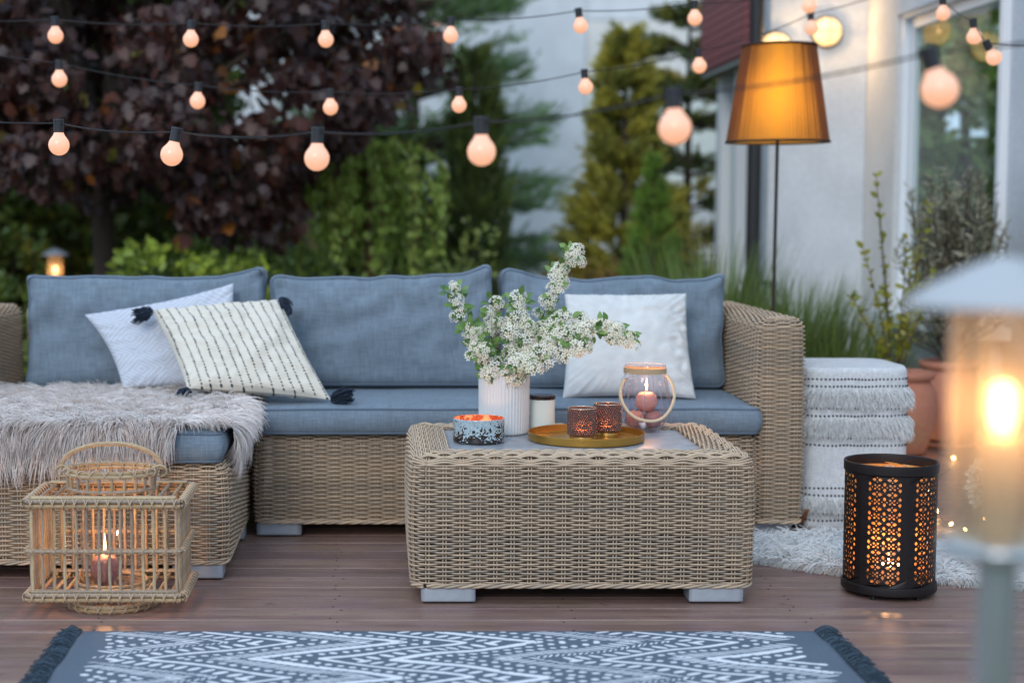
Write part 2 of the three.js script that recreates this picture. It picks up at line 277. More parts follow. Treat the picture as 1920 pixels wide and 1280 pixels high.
function wicker(parent, { w, d, h, y0, rc = 0.035, re = 0.03, inset = 0.03, pitch = 0.0064, stake = 0.046, r = 0.0025, nr = 5, from = 0, to = 1, tones = reedTones, scallop = true, off = [0, 0, 0], core = true, coreTop = 0.01, coreIn = 0.05, bulge = 0.006 }) {
  const per = perimeter(w, d, rc), closed = to - from > 0.999, stakes = Math.round(per.total / stake / 2) * 2, A = h - re - y0, B = (re * PI) / 2, T = A + B + inset;
  const prof = (t) => { if (t < A) { const b = bulge * Math.sin((PI * t) / A); return [-b, y0 + t, 1, 0]; } if (t < A + B) { const a = (t - A) / re; return [re * (1 - Math.cos(a)), h - re + re * Math.sin(a), Math.cos(a), Math.sin(a)]; } return [re + t - A - B, h, 0, 1]; };
  const at = (s, t, k) => { const [o, y, no, ny] = prof(t), [x, z, nx, nz] = per.at(s, o); return V(x + nx * no * k + off[0], y + ny * k + off[1], z + nz * no * k + off[2]); };
  const mb = new MB(true), N = Math.round(stakes * 5 * (to - from)), amp = 0.005, wave = (c) => Math.sign(c) * Math.abs(c) ** 0.5 * (c > 0 ? 1 : 1.7); let j = 0;
  for (let t = pitch * 1.6; t < T; t += pitch, j++) {
    const edge = scallop && t > A - 0.004 && t < A + B + 0.012, ph = edge ? Math.floor(j / 3) : j, am = edge ? 0.0048 : amp, ra = edge ? r * 1.15 : r, seed = rr(0, 99), tone = mixC(tones), pts = [];
    for (let k = 0; k <= (closed ? N - 1 : N); k++) { const s = from + ((to - from) * k) / N, wob = 0.0007 * n2(s * stakes * 0.35, seed); pts.push(at(s, t + wob * 1.4 + (edge ? 0.0012 * Math.cos(PI * s * stakes + PI * ph) : 0), am * (edge ? Math.cos(PI * s * stakes + PI * ph) : wave(Math.cos(PI * s * stakes + PI * ph))) + wob)); }
    mb.tube(pts, ra, nr, { closed, color: tone });
  }
  for (let k = Math.ceil(from * stakes); k < to * stakes; k++) for (const e of [-0.0042, 0.0042]) {
    const s = k / stakes + e / per.total, pts = []; for (let q = 0; q <= 14; q++) pts.push(at(s, 0.004 + (T - 0.004) * (q / 14), -0.0022)); mb.tube(pts, 0.0019, 4, { color: tones[0] });
  }
  for (const ph of [0, PI * 0.66, PI * 1.33]) { // twisted border along the lower edge
    const pts = [], M = Math.round((per.total * (to - from)) / 0.012); for (let k = 0; k < M + (closed ? 0 : 1); k++) { const s = from + ((to - from) * k) / M, a = (s * per.total) / 0.115 * 2 * PI + ph; const p = at(s, 0.001, 0.0045 * Math.cos(a)); p.y += 0.0045 * Math.sin(a); pts.push(p); }
    mb.tube(pts, 0.004, 5, { closed, color: mixC(tones) });
  }
  part('woven_shell', mb.build(), wickerMat, parent, null, 'stuff');
  if (core) {
    const sh = new THREE.Shape(), i = coreIn; for (let k = 0; k < 120; k++) { const [x, z] = per.at(k / 120, i); k ? sh.lineTo(x, -z) : sh.moveTo(x, -z); }
    const g = new THREE.ExtrudeGeometry(sh, { depth: h - coreTop - y0 - 0.004, bevelEnabled: false }); g.rotateX(-PI / 2); g.translate(off[0], y0 + 0.004 + off[1], off[2]); part('inner_frame', g, coreMat, parent);
  }
  return { per, at, T };
}
function foot(parent, x, z, w = 0.148, d = 0.09, h = 0.046) {
  const f = part('foot', bevelBox(w, h - 0.004, d, 0.003), footMat, parent, [x, h / 2 + 0.003, z]);
  part('glide', new THREE.CylinderGeometry(0.016, 0.018, 0.009, 16), std(rgb(0.01, 0.01, 0.01), 0.6), f, [-w * 0.2, -h / 2 + 0.0012, 0]);
}

// coffee table
const table = thing('coffee_table', 'low woven rattan coffee table with a grey stone top', 'table', [0.555, 0, -4.625]);
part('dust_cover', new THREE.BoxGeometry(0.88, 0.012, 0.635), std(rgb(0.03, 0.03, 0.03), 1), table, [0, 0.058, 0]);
wicker(table, { w: 0.925, d: 0.68, h: 0.405, y0: 0.05, rc: 0.04, re: 0.026, inset: 0.077, core: false });
{
  const speck = pnoise(190, 190, 31), big = pnoise(9, 9, 32);
  const stone = dataTex(512, 512, (u, v) => { const k = 0.6 + 0.1 * (big(u, v) - 0.5) + 0.06 * (cloudB(u, v) - 0.5), s = speck(u, v), m = s > 0.86 ? 1.22 : s < 0.1 ? 0.68 : 1; return [k * m, k * m * 1.01, k * m * 1.03]; }, true);
  part('stone_top', softBox(0.714, 0.012, 0.47, 24, 3, 16, 0.003, null, 0.6), phys({ color: rgb(0.95, 0.97, 1), map: sized(stone, 0.3), roughness: 0.38, bumpMap: sized(fineBump, 0.05), bumpScale: 0.0002 }), table, [0, 0.3945, 0]);
  for (const [x, z] of [[-0.365, 0.292], [0.365, 0.292], [-0.365, -0.28], [0.365, -0.28]]) foot(table, x, z);
}

// sofa: two seats with its arm, and the chaise with its own arm
const sofaGroup = 'modules of the corner sofa';
const sofa = thing('sofa', 'woven rattan two seat sofa frame with tall right arm', 'sofa', [0, 0, 0], 0, sofaGroup);
const sw = { pitch: 0.0069, stake: 0.045, r: 0.0027, nr: 5 };
wicker(sofa, { ...sw, w: 1.64, d: 1.0, h: 0.338, y0: 0.052, inset: 0.06, off: [0.417, 0, -5.68], from: -0.04, to: 0.36, scallop: false });
wicker(sofa, { ...sw, w: 0.146, d: 1.06, h: 0.717, y0: 0.052, rc: 0.03, re: 0.034, inset: 0.04, coreIn: 0.03, off: [1.312, 0, -5.71], from: -0.43, to: 0.47, scallop: false });
wicker(sofa, { ...sw, w: 1.66, d: 0.11, h: 0.7, y0: 0.35, rc: 0.03, re: 0.03, inset: 0.02, coreIn: 0.03, off: [0.407, 0, -6.19], from: 0, to: 0.46, scallop: false, nr: 4 });
for (const [x, z] of [[-0.328, -5.24], [1.29, -5.26], [-0.328, -6.1], [1.29, -6.1]]) foot(sofa, x, z);
const chaise = thing('chaise_sofa', 'woven rattan chaise module under the fur throw', 'sofa', [0, 0, 0], 0, sofaGroup);
wicker(chaise, { ...sw, w: 0.95, d: 1.62, h: 0.338, y0: 0.052, inset: 0.06, off: [-0.915, 0, -5.375], from: -0.03, to: 0.49, scallop: false });
wicker(chaise, { ...sw, w: 0.146, d: 1.06, h: 0.705, y0: 0.052, rc: 0.03, re: 0.034, inset: 0.04, coreIn: 0.03, off: [-1.466, 0, -5.71], from: -0.05, to: 0.56, scallop: false, nr: 4 });
wicker(chaise, { ...sw, w: 0.96, d: 0.11, h: 0.7, y0: 0.35, rc: 0.03, re: 0.03, inset: 0.02, coreIn: 0.03, off: [-0.91, 0, -6.25], from: 0, to: 0.46, scallop: false, nr: 4 });
for (const [x, z] of [[-0.525, -4.615], [-1.3, -4.615], [-0.51, -5.17], [-1.3, -6.1]]) foot(chaise, x, z);

// ---------------------------------------------------------------- cushions
const blueLinen = linenMat(rgb(0.21, 0.27, 0.33)), pipeMat = std(rgb(0.11, 0.15, 0.2), 0.9);
function cushion(name, label, w, h, d, pos, tilt, deform, { r = 0.035, res = 0.022, front = 'z', group } = {}) {
  const o = thing(name, label, 'cushion', pos, 0, group); o.rotation.x = tilt;
  part('cover', softBox(w, h, d, Math.ceil(w / res), Math.ceil(h / res) + 4, Math.ceil(d / res) + 2, r, deform), blueLinen, o);
  for (const s of [1, -1]) {
    const e = r * 0.27, flat = front === 'y', pts = loopXY(w - 2 * e, (flat ? d : h) - 2 * e, r * 0.8, 60).map(([a, b]) => { const p = flat ? V(a, s * (h / 2 - e), b) : V(a, b, s * (d / 2 - e)); deform?.(p, w, h, d); return p; });
    part('piping', new MB().tube(pts, 0.0042, 7, { closed: true }).build(), pipeMat, o);
  }
  return o;
}
const seatForm = (sd) => (p, w, h, d) => {
  const X = (2 * p.x) / w, Z = (2 * p.z) / d, Y = (2 * p.y) / h, c = (1 - X ** 4) * (1 - Z ** 4);
  p.y += (Y > 0 ? 0.008 : 0.002) * c * Math.abs(Y) + 0.0035 * n3(p.x * 3.2 + sd, p.z * 3.2, 4) * Math.max(0, Y);
  const side = 1 - Math.min(1, Math.abs(Y)); p.z += Math.sign(p.z) * (Math.abs(Z) > 0.9 ? 0.008 * side : 0) + 0.003 * n3(p.x * 5 + sd, p.y * 9, 1) * (Math.abs(Z) > 0.8 ? 1 : 0); p.x += Math.sign(p.x) * (Math.abs(X) > 0.9 ? 0.008 * side : 0);
};
cushion('seat_cushion', 'long slate blue seat cushion on the two seat sofa', 1.64, 0.094, 0.82, [0.425, 0.3865, -5.565], 0, seatForm(2), { r: 0.03, res: 0.026, front: 'y' });
cushion('seat_cushion', 'slate blue seat cushion of the chaise with one bare front corner', 0.92, 0.096, 1.32, [-0.91, 0.3875, -5.215], 0, seatForm(7), { r: 0.032, res: 0.03, front: 'y' });
const backForm = (sd, lift) => (p, w, h, d) => {
  const X = (2 * p.x) / w, Y = (2 * p.y) / h, Z = (2 * p.z) / d, q = (1 - Math.abs(X) ** 3.2) * (1 - Math.abs(Y) ** 3.2), up = sstep(Y, -0.2, 1);
  p.z += Math.sign(p.z) * 0.034 * Math.max(0, q) * Math.min(1, Math.abs(Z) * 1.2);
  const fold = n3(p.x * 2.2 + sd, p.y * 5.5, sd) * 0.012 + n3(p.x * 6 + p.y * 5 + sd, p.y * 9 - p.x * 4, 2) * 0.0055;
  p.z += fold * (1 - 0.5 * Math.abs(Y)) * (p.z > 0 ? 1 : 0.3);
  const cr = sstep(Y, -0.35, -1); p.z += cr * 0.011 * n3(p.x * 14 + sd, p.y * 8, 5);                       // creases along the foot
  const ear = sstep(Math.abs(X), 0.72, 1) * sstep(Y, 0.3, 1) * 0.016 * n3(p.x * 12, p.y * 20, sd); p.z += ear;
  p.y += up * lift(X) + up * 0.006 * n2(p.x * 6 + sd, 3); p.x += 0.006 * n3(p.y * 7, p.z * 12, sd) * sstep(Math.abs(X), 0.7, 1) - Math.sign(X) * 0.012 * (1 - Y * Y) * sstep(Math.abs(X), 0.5, 1);
};
const cg = { r: 0.038, res: 0.02, group: 'back cushions of the sofa' };
cushion('back_cushion', 'slate blue back cushion behind the striped and diamond pillows', 0.862, 0.42, 0.16, [-0.83, 0.638, -5.735], -0.12, backForm(3, (X) => -0.02 * (1 - X ** 4) * (0.75 + 0.25 * Math.sin(X * 4)) + 0.07 * Math.max(0, X - 0.6)), cg);
cushion('back_cushion', 'slate blue back cushion in the middle of the sofa', 0.806, 0.42, 0.16, [0.008, 0.646, -5.735], -0.12, backForm(11, (X) => -0.022 * (1 - X ** 4) + 0.012 * X + 0.05 * Math.max(0, X - 0.7)), cg);
cushion('back_cushion', 'slate blue back cushion behind the plain white pillow', 0.81, 0.42, 0.16, [0.834, 0.639, -5.735], -0.12, backForm(23, (X) => -0.022 * (1 - X ** 4) + 0.07 * Math.max(0, -X - 0.65) + 0.008 * Math.sin(X * 7)), cg);

// ---------------------------------------------------------------- throw pillows, each laid between its four corners
function pillowGeo(c, T, n, { sag = 0, seed = 0, pinch = 0.05, wr = 0.006, crease } = {}) {
  const [tl, tr, br, bl] = c.map((q) => V(...q)), N = V().crossVectors(V().subVectors(tr, bl), V().subVectors(tl, br)).normalize(), sides = [];
  for (const s of [1, -1]) {
    const g = new THREE.PlaneGeometry(2, 2, n, n), P = g.attributes.position, U = g.attributes.uv, a = V(), b = V();
    for (let k = 0; k < P.count; k++) {
      let u = P.getX(k), v = P.getY(k); u = 0.6 * u + 0.4 * Math.sin(u * PI / 2); v = 0.6 * v + 0.4 * Math.sin(v * PI / 2);
      const f = Math.pow(Math.max(0, (1 - u * u) * (1 - v * v)), 0.42), x = u * (1 - pinch * (1 - v * v)), y = v * (1 - pinch * (1 - u * u));
      a.lerpVectors(tl, tr, (x + 1) / 2); b.lerpVectors(bl, br, (x + 1) / 2); b.lerp(a, (y + 1) / 2);
      let w = 0; if (f > 0) { w = wr * f * (n3(u * 2.2 + seed, v * 2.2, seed) + 0.5 * n3(u * 5, v * 5 + seed, seed + 4)); const rim = sstep(Math.max(Math.abs(u), Math.abs(v)), 0.55, 0.97) * (1 - sstep(Math.max(Math.abs(u), Math.abs(v)), 0.97, 1)); w += rim * 0.004 * n2((Math.atan2(v, u)) * 9 + seed, 2 + seed); w += crease ? crease(u, v) : 0; }
      b.addScaledVector(N, s * (T * f + w)); b.y -= sag * (1 - u * u) * (v > 0 ? v : 0);
      P.setXYZ(k, b.x, b.y, b.z); U.setXY(k, (u + 1) / 2, (v + 1) / 2);
    }
    if (s < 0) { const I = g.index.array; for (let k = 0; k < I.length; k += 3) [I[k], I[k + 1]] = [I[k + 1], I[k]]; }
    g.computeVertexNormals(); sides.push(g);
  }
  return mergeGeometries(sides);
}
{
  const c = [[0.644, 0.782, -5.53], [1.064, 0.784, -5.53], [1.066, 0.441, -5.34], [0.618, 0.443, -5.34]];
  const crease = (u, v) => { const k = sstep(u, 0.45, 0.95) * (1 - sstep(Math.abs(v + 0.05), 0.5, 0.95)); return k * 0.007 * Math.sin(v * 17 + u * 9 + 2 * n2(u * 3, v * 3)) + 0.005 * Math.exp(-(((v - 0.62 - 0.15 * u) / 0.09) ** 2)) * sstep(u, -0.6, 0.3); };
  const o = thing('throw_pillow', 'plain white satin pillow leaning beside the right arm', 'pillow');
  part('cover', pillowGeo(c, 0.068, 64, { seed: 5, wr: 0.0035, crease }), std(rgb(0.68, 0.68, 0.66), 0.55, { sheen: 0.4, sheenRoughness: 0.4, map: sized(mottle, 1), bumpMap: sized(linenBump, 1), bumpScale: 0.0003 }), o);
}
{
  const diamonds = (u, v) => { const U = (u * 2.6 + 50) % 1, Vv = (v * 2.6 + 50) % 1, d = Math.abs(U - 0.5) + Math.abs(Vv - 0.5); return (Math.sin(d * 2 * PI * 8) + 1) / 2; };
  const map = dataTex(1024, 1024, (u, v) => { const k = diamonds(u, v) > 0.55 ? 0.88 : 0.945; return [k * 0.985, k, k * 1.03]; }, true), bump = dataTex(1024, 1024, (u, v) => 0.8 * diamonds(u, v) + 0.2 * grainA(u, v));
  const c = [[-1.032, 0.706, -5.6], [-0.51, 0.816, -5.61], [-0.43, 0.447, -5.46], [-0.875, 0.465, -5.44]];
  const o = thing('throw_pillow', 'white pillow with woven diamond pattern behind the striped pillow', 'pillow');
  part('cover', pillowGeo(c, 0.05, 56, { seed: 9, pinch: 0.09 }), phys({ color: rgb(0.66, 0.67, 0.69), map, bumpMap: bump, bumpScale: 0.0008, roughness: 0.9 }), o);
}
{
  const stripes = canvasTex(1024, 1024, (c, w, h) => {
    c.fillStyle = 'rgb(220,211,196)'; c.fillRect(0, 0, w, h);
    for (let k = 0; k < 9000; k++) { const a = rr(0.02, 0.06); c.fillStyle = rnd() < 0.5 ? `rgba(190,186,170,${a})` : `rgba(255,255,250,${a})`; c.fillRect(rr(0, w), rr(0, h), rr(6, 40), rr(1, 2.5)); }
    for (let s = 0; s < 14; s++) { let x = 30 + s * 74; for (let y = rr(0, 9); y < h; y += rr(19, 27)) { x += rr(-1.2, 1.2); c.fillStyle = rnd() < 0.5 ? 'rgb(24,42,50)' : 'rgb(34,54,58)'; c.beginPath(); c.ellipse(x + rr(-1.5, 1.5), y, rr(5.5, 9.5), rr(6, 9.5), rr(-0.5, 0.3), 0, 7); c.fill(); } }
  });
  const bump = dataTex(512, 512, (u, v) => 0.5 * slubA(u, v) + 0.3 * grainA(u, v) + 0.2 * cloudB(u, v));
  const c = [[-0.779, 0.726, -5.49], [-0.339, 0.765, -5.5], [-0.156, 0.45, -5.22], [-0.627, 0.49, -5.21]];
  const o = thing('throw_pillow', 'cream pillow with dotted dark stripes and navy tassels', 'pillow');
  part('cover', pillowGeo(c, 0.068, 60, { seed: 14, pinch: 0.045, wr: 0.013 }), phys({ color: rgb(0.98, 0.98, 0.97), map: stripes, bumpMap: bump, bumpScale: 0.0016, roughness: 0.95 }), o);
  const navy = std(rgb(0.012, 0.022, 0.04), 0.95, { vertexColors: true });
  const mid = V(-0.475, 0.61, -5.36);
  for (const [q, drop] of [[c[0], V(-0.55, -0.25, 0.5)], [c[1], V(0.35, -0.55, 0.5)], [c[2], V(0.9, 0.35, 0.3)], [c[3], V(-0.2, -0.6, 0.6)]]) {
    const mb = new MB(true), a = V(...q).lerp(mid, -0.01), D = drop.clone().normalize();
    for (let k = 0; k < 150; k++) {
      const e = V(rr(-1, 1), rr(-1, 1), rr(-1, 1)).normalize(), L = rr(0.045, 0.066), tip = a.clone().addScaledVector(D, L).addScaledVector(e, rr(0.012, 0.032)), m = a.clone().addScaledVector(D, L * 0.45).addScaledVector(e, rr(0.014, 0.026));
      mb.tube([a.clone().addScaledVector(e, 0.005), m, tip], 0.0019, 4, { color: mixC([rgb(0.9, 0.9, 0.9), rgb(1.6, 1.7, 1.8), rgb(0.6, 0.6, 0.6)]), cap: true });
    }
    part('tassel', mb.build(), navy, o, null, 'stuff');
  }
}

// ---------------------------------------------------------------- fur
function hairGeo(bend, seg = 4) { // a tapering strand one unit long that leans from +y towards +z
  const pts = []; for (let k = 0; k <= seg; k++) { const t = k / seg, a = bend * t; pts.push(V(0, (Math.sin(a) / bend) , (1 - Math.cos(a)) / bend)); }
  return new MB().tube(pts, (t) => 1 - 0.85 * t, 3).build();
}
const thinHair = (bend, w) => { const g = hairGeo(bend), P = g.attributes.position, pts = []; const seg = 4; for (let k = 0; k <= seg; k++) { const a = (bend * k) / seg; pts.push(V(0, Math.sin(a) / bend, (1 - Math.cos(a)) / bend)); } return new MB().tube(pts, (t) => w * (1 - 0.82 * t), 3).build(); };
const furMat = (c) => phys({ color: c, roughness: 0.9, transmission: 0.3, thickness: 0, sheen: 0.25, sheenRoughness: 0.5, sheenColor: rgb(1, 1, 1) });
{
  const o = thing('fur_throw', 'long haired cream fur throw draped over the chaise', 'throw');
  const yT = 0.453, xR = -0.455, zF = -4.562, rad = 0.03;
  const dropF = (x) => (x < -0.66 ? 0.125 + 0.02 * n2(x * 5, 1) : lerp(0.125, -0.05, sstep(x, -0.66, -0.52))), dropR = (z) => (z > -4.68 ? lerp(0.06, -0.03, sstep(z, -4.68, -4.6)) : z > -5.15 ? 0.1 + 0.03 * n2(z * 6, 5) : -0.02);
  const xL = -1.36, zB = (x) => -5.56 + 0.05 * n2(x * 4, 8);
  // (a, b): along x and along z, bent down past the front and right edges -> point, normal, downhill direction
  const place = (a, b) => {
    const p = V(Math.min(a, xR), yT, Math.min(b, zF)), n = V(0, 1, 0), down = V(0, 0, 1), ea = a - xR, eb = b - zF;
    const bendBy = (e, ax) => { const t = Math.min(e / rad, PI / 2); p[ax] += rad * Math.sin(t); p.y -= rad * (1 - Math.cos(t)) + Math.max(0, e - rad * PI / 2); n.set(0, Math.cos(t), 0); n[ax] = Math.sin(t); down.set(0, -Math.sin(t), 0); down[ax] = Math.cos(t); };
    if (ea > 0) bendBy(ea, 'x'); else if (eb > 0) bendBy(eb, 'z');
    p.y += ea <= 0 && eb <= 0 ? 0.004 * n2(a * 6, b * 6) : 0; return { p, n, down, ea, eb };
  };
  const inside = (a, b) => a > xL && b > zB(Math.min(a, xR)) && b - zF < dropF(a) && a - xR < dropR(b) && !(a > xR && b > zF);
  const mb = new MB(), st = 0.02, ids = new Map(), vid = (i, j) => { const k = i + ',' + j; if (!ids.has(k)) { const q = place(xL + i * st, -5.64 + j * st); ids.set(k, mb.vert(q.p, q.n, i * st, j * st)); } return ids.get(k); };
  for (let i = 0; i < 56; i++) for (let j = 0; j < 62; j++) if (inside(xL + (i + 0.5) * st, -5.64 + (j + 0.5) * st)) { const [A, B, C, D] = [vid(i, j), vid(i + 1, j), vid(i + 1, j + 1), vid(i, j + 1)]; mb.i.push(A, D, B, B, D, C); }
  part('hide', mb.build(), std(rgb(0.95, 0.89, 0.84), 1, { side: THREE.DoubleSide }), o);
  const tones = [rgb(0.99, 0.91, 0.86), rgb(0.96, 0.88, 0.83), rgb(1.0, 0.95, 0.91), rgb(0.9, 0.79, 0.72)], items = [[], []];
  for (let c = 0; c < 6800; c++) { // wisps: strands that share a tip
    const a = rr(xL, xR + 0.13), b = rr(-5.6, zF + 0.12); if (!inside(a, b)) continue;
    const e = place(a, b), side = V(rr(-1, 1), 0, rr(-1, 1)), wisp = V(rr(-1, 1), rr(-0.4, 0.4), rr(-1, 1)).multiplyScalar(0.45), L = b > -4.72 || a > xR - 0.06 ? rr(0.06, 0.1) : rr(0.045, 0.07), tone = mixC(tones), flow = n2(a * 3, b * 3);
    const top = e.ea <= 0 && e.eb <= 0, near = b > -4.75;
    for (let k = 0; k < 8; k++) {
      const q = place(a + rr(-0.012, 0.012), b + rr(-0.012, 0.012)), dir = q.down.clone().addScaledVector(wisp, top && !near ? 1.5 : 0.55).add(V(rr(-1, 1), rr(-0.5, 0.5), rr(-1, 1)).multiplyScalar(0.16)); dir.x += flow * (top ? 0.5 : 0.25);
      if (a > xR - 0.12 && top) dir.x += 0.5;
      const y = q.n.clone().multiplyScalar(top ? 0.48 : 0.4).addScaledVector(dir, 0.6);
      items[rnd() < 0.5 ? 0 : 1].push({ p: q.p, q: qBasis(y, dir.clone().addScaledVector(q.n, -0.6)), s: L * rr(0.75, 1.15), c: tone.clone().multiplyScalar(rr(0.9, 1.08)) });
    }
  }
  items.forEach((l, k) => copies('fur', thinHair(k ? 1.0 : 1.4, 0.021), furMat(rgb(1, 1, 1)), l, o));
}
{
  const o = thing('sheepskin_rug', 'white fluffy rug lying flat behind the black lantern', 'rug', [0, 0, 0]);
  const line = [[1.19, -5.1], [1.12, -4.98], [1.14, -4.84], [1.22, -4.76], [1.34, -4.66], [1.5, -4.6], [1.7, -4.5], [1.95, -4.44], [2.2, -4.44], [2.3, -4.6], [2.25, -4.8], [2.0, -4.84], [1.8, -4.92], [1.7, -5.1], [1.5, -5.2], [1.35, -5.14]];
  const c = curvePts(line.map(([x, z]) => [x, 0, z]), 90, true), sh = new THREE.Shape(c.map((p) => new THREE.Vector2(p.x, -p.z)));
  const g = new THREE.ExtrudeGeometry(sh, { depth: 0.016, bevelEnabled: false }); g.rotateX(-PI / 2); part('hide', g, std(rgb(0.95, 0.95, 0.94), 1), o, [0, 0.001, 0]);
  const poly = c.map((p) => [p.x, p.z]), hit = (x, z) => { let k = false; for (let i = 0, j = poly.length - 1; i < poly.length; j = i++) { const [xi, zi] = poly[i], [xj, zj] = poly[j]; if (zi > z !== zj > z && x < ((xj - xi) * (z - zi)) / (zj - zi) + xi) k = !k; } return k; };
  const items = [];
  for (let n = 0; n < 3000; n++) {
    const x = rr(1.1, 2.32), z = rr(-5.22, -4.4); if (!hit(x, z)) continue; const w = V(rr(-1, 1), rr(-0.2, 0.5), rr(-0.6, 1)).multiplyScalar(0.8), t = rr(0.86, 1), L = rr(0.045, 0.075);
    for (let k = 0; k < 6; k++) { const d = w.clone().add(V(rr(-0.35, 0.35), rr(-0.2, 0.2), rr(-0.35, 0.35))); items.push({ p: V(x + rr(-0.008, 0.008), 0.015, z + rr(-0.008, 0.008)), q: qBasis(V(d.x, 0.5, d.z), V(d.x, -0.3, d.z)), s: L * rr(0.7, 1.1), c: rgb(0.97 * t, 0.97 * t, 0.96 * t) }); }
  }
  c.forEach((p, k) => { // the rim hangs over the edge of the hide
    const q = c[(k + 1) % c.length]; for (let m = 0; m < 70; m++) { const s = p.clone().lerp(q, rnd()), t = V(q.x - p.x, 0, q.z - p.z).normalize(), d = V(-t.z, 0, t.x); if (hit(s.x + d.x * 0.02, s.z + d.z * 0.02)) d.negate(); const v = rr(0.88, 1); d.add(V(rr(-0.6, 0.6), 0, rr(-0.6, 0.6))); items.push({ p: V(s.x - d.x * 0.012, rr(0.006, 0.016), s.z - d.z * 0.012), q: qBasis(V(d.x, rr(0.15, 0.7), d.z), V(d.x, -0.8, d.z)), s: rr(0.035, 0.06), c: rgb(0.97 * v, 0.97 * v, 0.96 * v) }); }
  });
  copies('fur', thinHair(1.2, 0.05), furMat(rgb(1, 1, 1)), items, o);
}

// ---------------------------------------------------------------- printed rug in front
{
  const o = thing('patterned_rug', 'slate blue rug printed with white zigzags and dots', 'rug', [0.176, 0, -3.392]);
  const W = 1.86, L = 1.16;
  const print = canvasTex(2048, 1306, (c, w, h) => {
    c.fillStyle = 'rgb(86,99,112)'; c.fillRect(0, 0, w, h);
    for (let k = 0; k < 26000; k++) { c.fillStyle = rnd() < 0.5 ? 'rgba(60,74,92,0.10)' : 'rgba(120,134,146,0.09)'; rnd() < 0.5 ? c.fillRect(rr(0, w), rr(0, h), rr(8, 50), 1.5) : c.fillRect(rr(0, w), rr(0, h), 1.5, rr(8, 40)); }
    c.fillStyle = c.strokeStyle = 'rgb(222,224,228)'; c.lineCap = 'round';
    const x0 = 90, x1 = w - 130, y0 = 14, per = 330, amp = 150, zig = (y) => { const t = (((y - y0 - 110) / per) % 1 + 1) % 1; return t < 0.5 ? t * 2 : 2 - t * 2; };
    const step = 92, kinds = ['line', 'ovals', 'line2', 'dots', 'dots', 'feather', 'dashes', 'ovals2', 'line', 'dots', 'feather2', 'line2', 'dots'];
    for (let b = -5, n = 0; b < 26; b++, n++) {
      const kind = kinds[n % kinds.length], base = x0 - amp + b * step;
      const px = (y) => base + amp * 2.6 * (1 - zig(y));
      let along = 0;
      for (let y = y0; y < h - 4;) {
        const x = px(y), slope = zig(y + 4) > zig(y) ? -1 : 1, ang = Math.atan2(1, slope * 2.36), jx = rr(-2, 2); let dy = 4;
        if (x > x0 - 6 * zig(y) && x < x1 + 60 * zig(y * 0.7 + 40)) {
          const E = (rx, ry, a, ox = 0) => { c.save(); c.translate(x + ox + jx, y); c.rotate(a); c.beginPath(); c.ellipse(0, 0, rx, ry, 0, 0, 7); c.fill(); c.restore(); };
          if (kind === 'line' || kind === 'line2') { c.lineWidth = rr(11, 17); c.beginPath(); c.moveTo(x, y); c.lineTo(px(y + 5), y + 5); c.stroke(); if (kind === 'line2' && rnd() < 0.8) { c.lineWidth = rr(7, 11); c.beginPath(); c.moveTo(x + 26, y); c.lineTo(px(y + 4) + 26, y + 4); c.stroke(); } }
          else if (kind === 'dots') { E(rr(9, 12), rr(6.5, 8.5), 0); dy = 13; }
          else if (kind === 'dashes') { E(rr(8, 14), rr(2.5, 4), -ang * 0.4); dy = 7; }
          else if (kind.startsWith('ovals')) { E(rr(19, 24), rr(7, 8.5), slope * -0.5); dy = 15; }
          else { E(rr(26, 34), rr(3.6, 5), slope * -0.35, 8); dy = 9; }
        }
        y += dy; along += dy;
      }
    }
  });
  const g = softBox(W, 0.006, L, 110, 2, 70, 0.002, (p) => { p.y += 0.0035 + 0.0035 * n2(p.x * 3, p.z * 4) * sstep(p.z, -L / 2, -L / 2 + 0.2) + 0.002 * Math.exp(-(((p.z + L / 2 - 0.1 - 0.03 * p.x) / 0.02) ** 2)); }, 1);
  const U = g.attributes.uv, P = g.attributes.position; for (let k = 0; k < U.count; k++) U.setXY(k, P.getX(k) / W + 0.5, 1 - (P.getZ(k) / L + 0.5));
  part('weave', g, phys({ color: rgb(1, 1, 1), map: print, roughness: 0.95, bumpMap: sized(linenBump, 0.12), bumpScale: 0.0012 }), o, [0, 0.003, 0]);
  // knotted fringe along both short ends
  const fr = std(rgb(0.036, 0.058, 0.08), 1, { vertexColors: true });
  for (const s of [-1, 1]) {
    const mb = new MB(true);
    for (let z = -L / 2 + 0.006; z < L / 2; z += 0.0125) {
      const lean = rr(-0.012, 0.012), x = s * (W / 2 - 0.006);
      for (let k = 0; k < 8; k++) {
        const a = V(x, 0.009 + rr(0, 0.005), z + rr(-0.003, 0.003)), m = V(x + s * rr(0.018, 0.03), rr(0.012, 0.026), z + lean * 0.5 + rr(-0.008, 0.008)), e = V(x + s * rr(0.04, 0.062), rr(0.002, 0.014), z + lean + rr(-0.014, 0.014));
        mb.tube(curvePts([a, m, e], 4), 0.0012, 4, { color: mixC([rgb(0.8, 0.8, 0.8), rgb(1.5, 1.5, 1.5), rgb(1, 1, 1)]) });
      }
    }
    part('fringe', mb.build(), fr, o, null, 'stuff');
  }
}

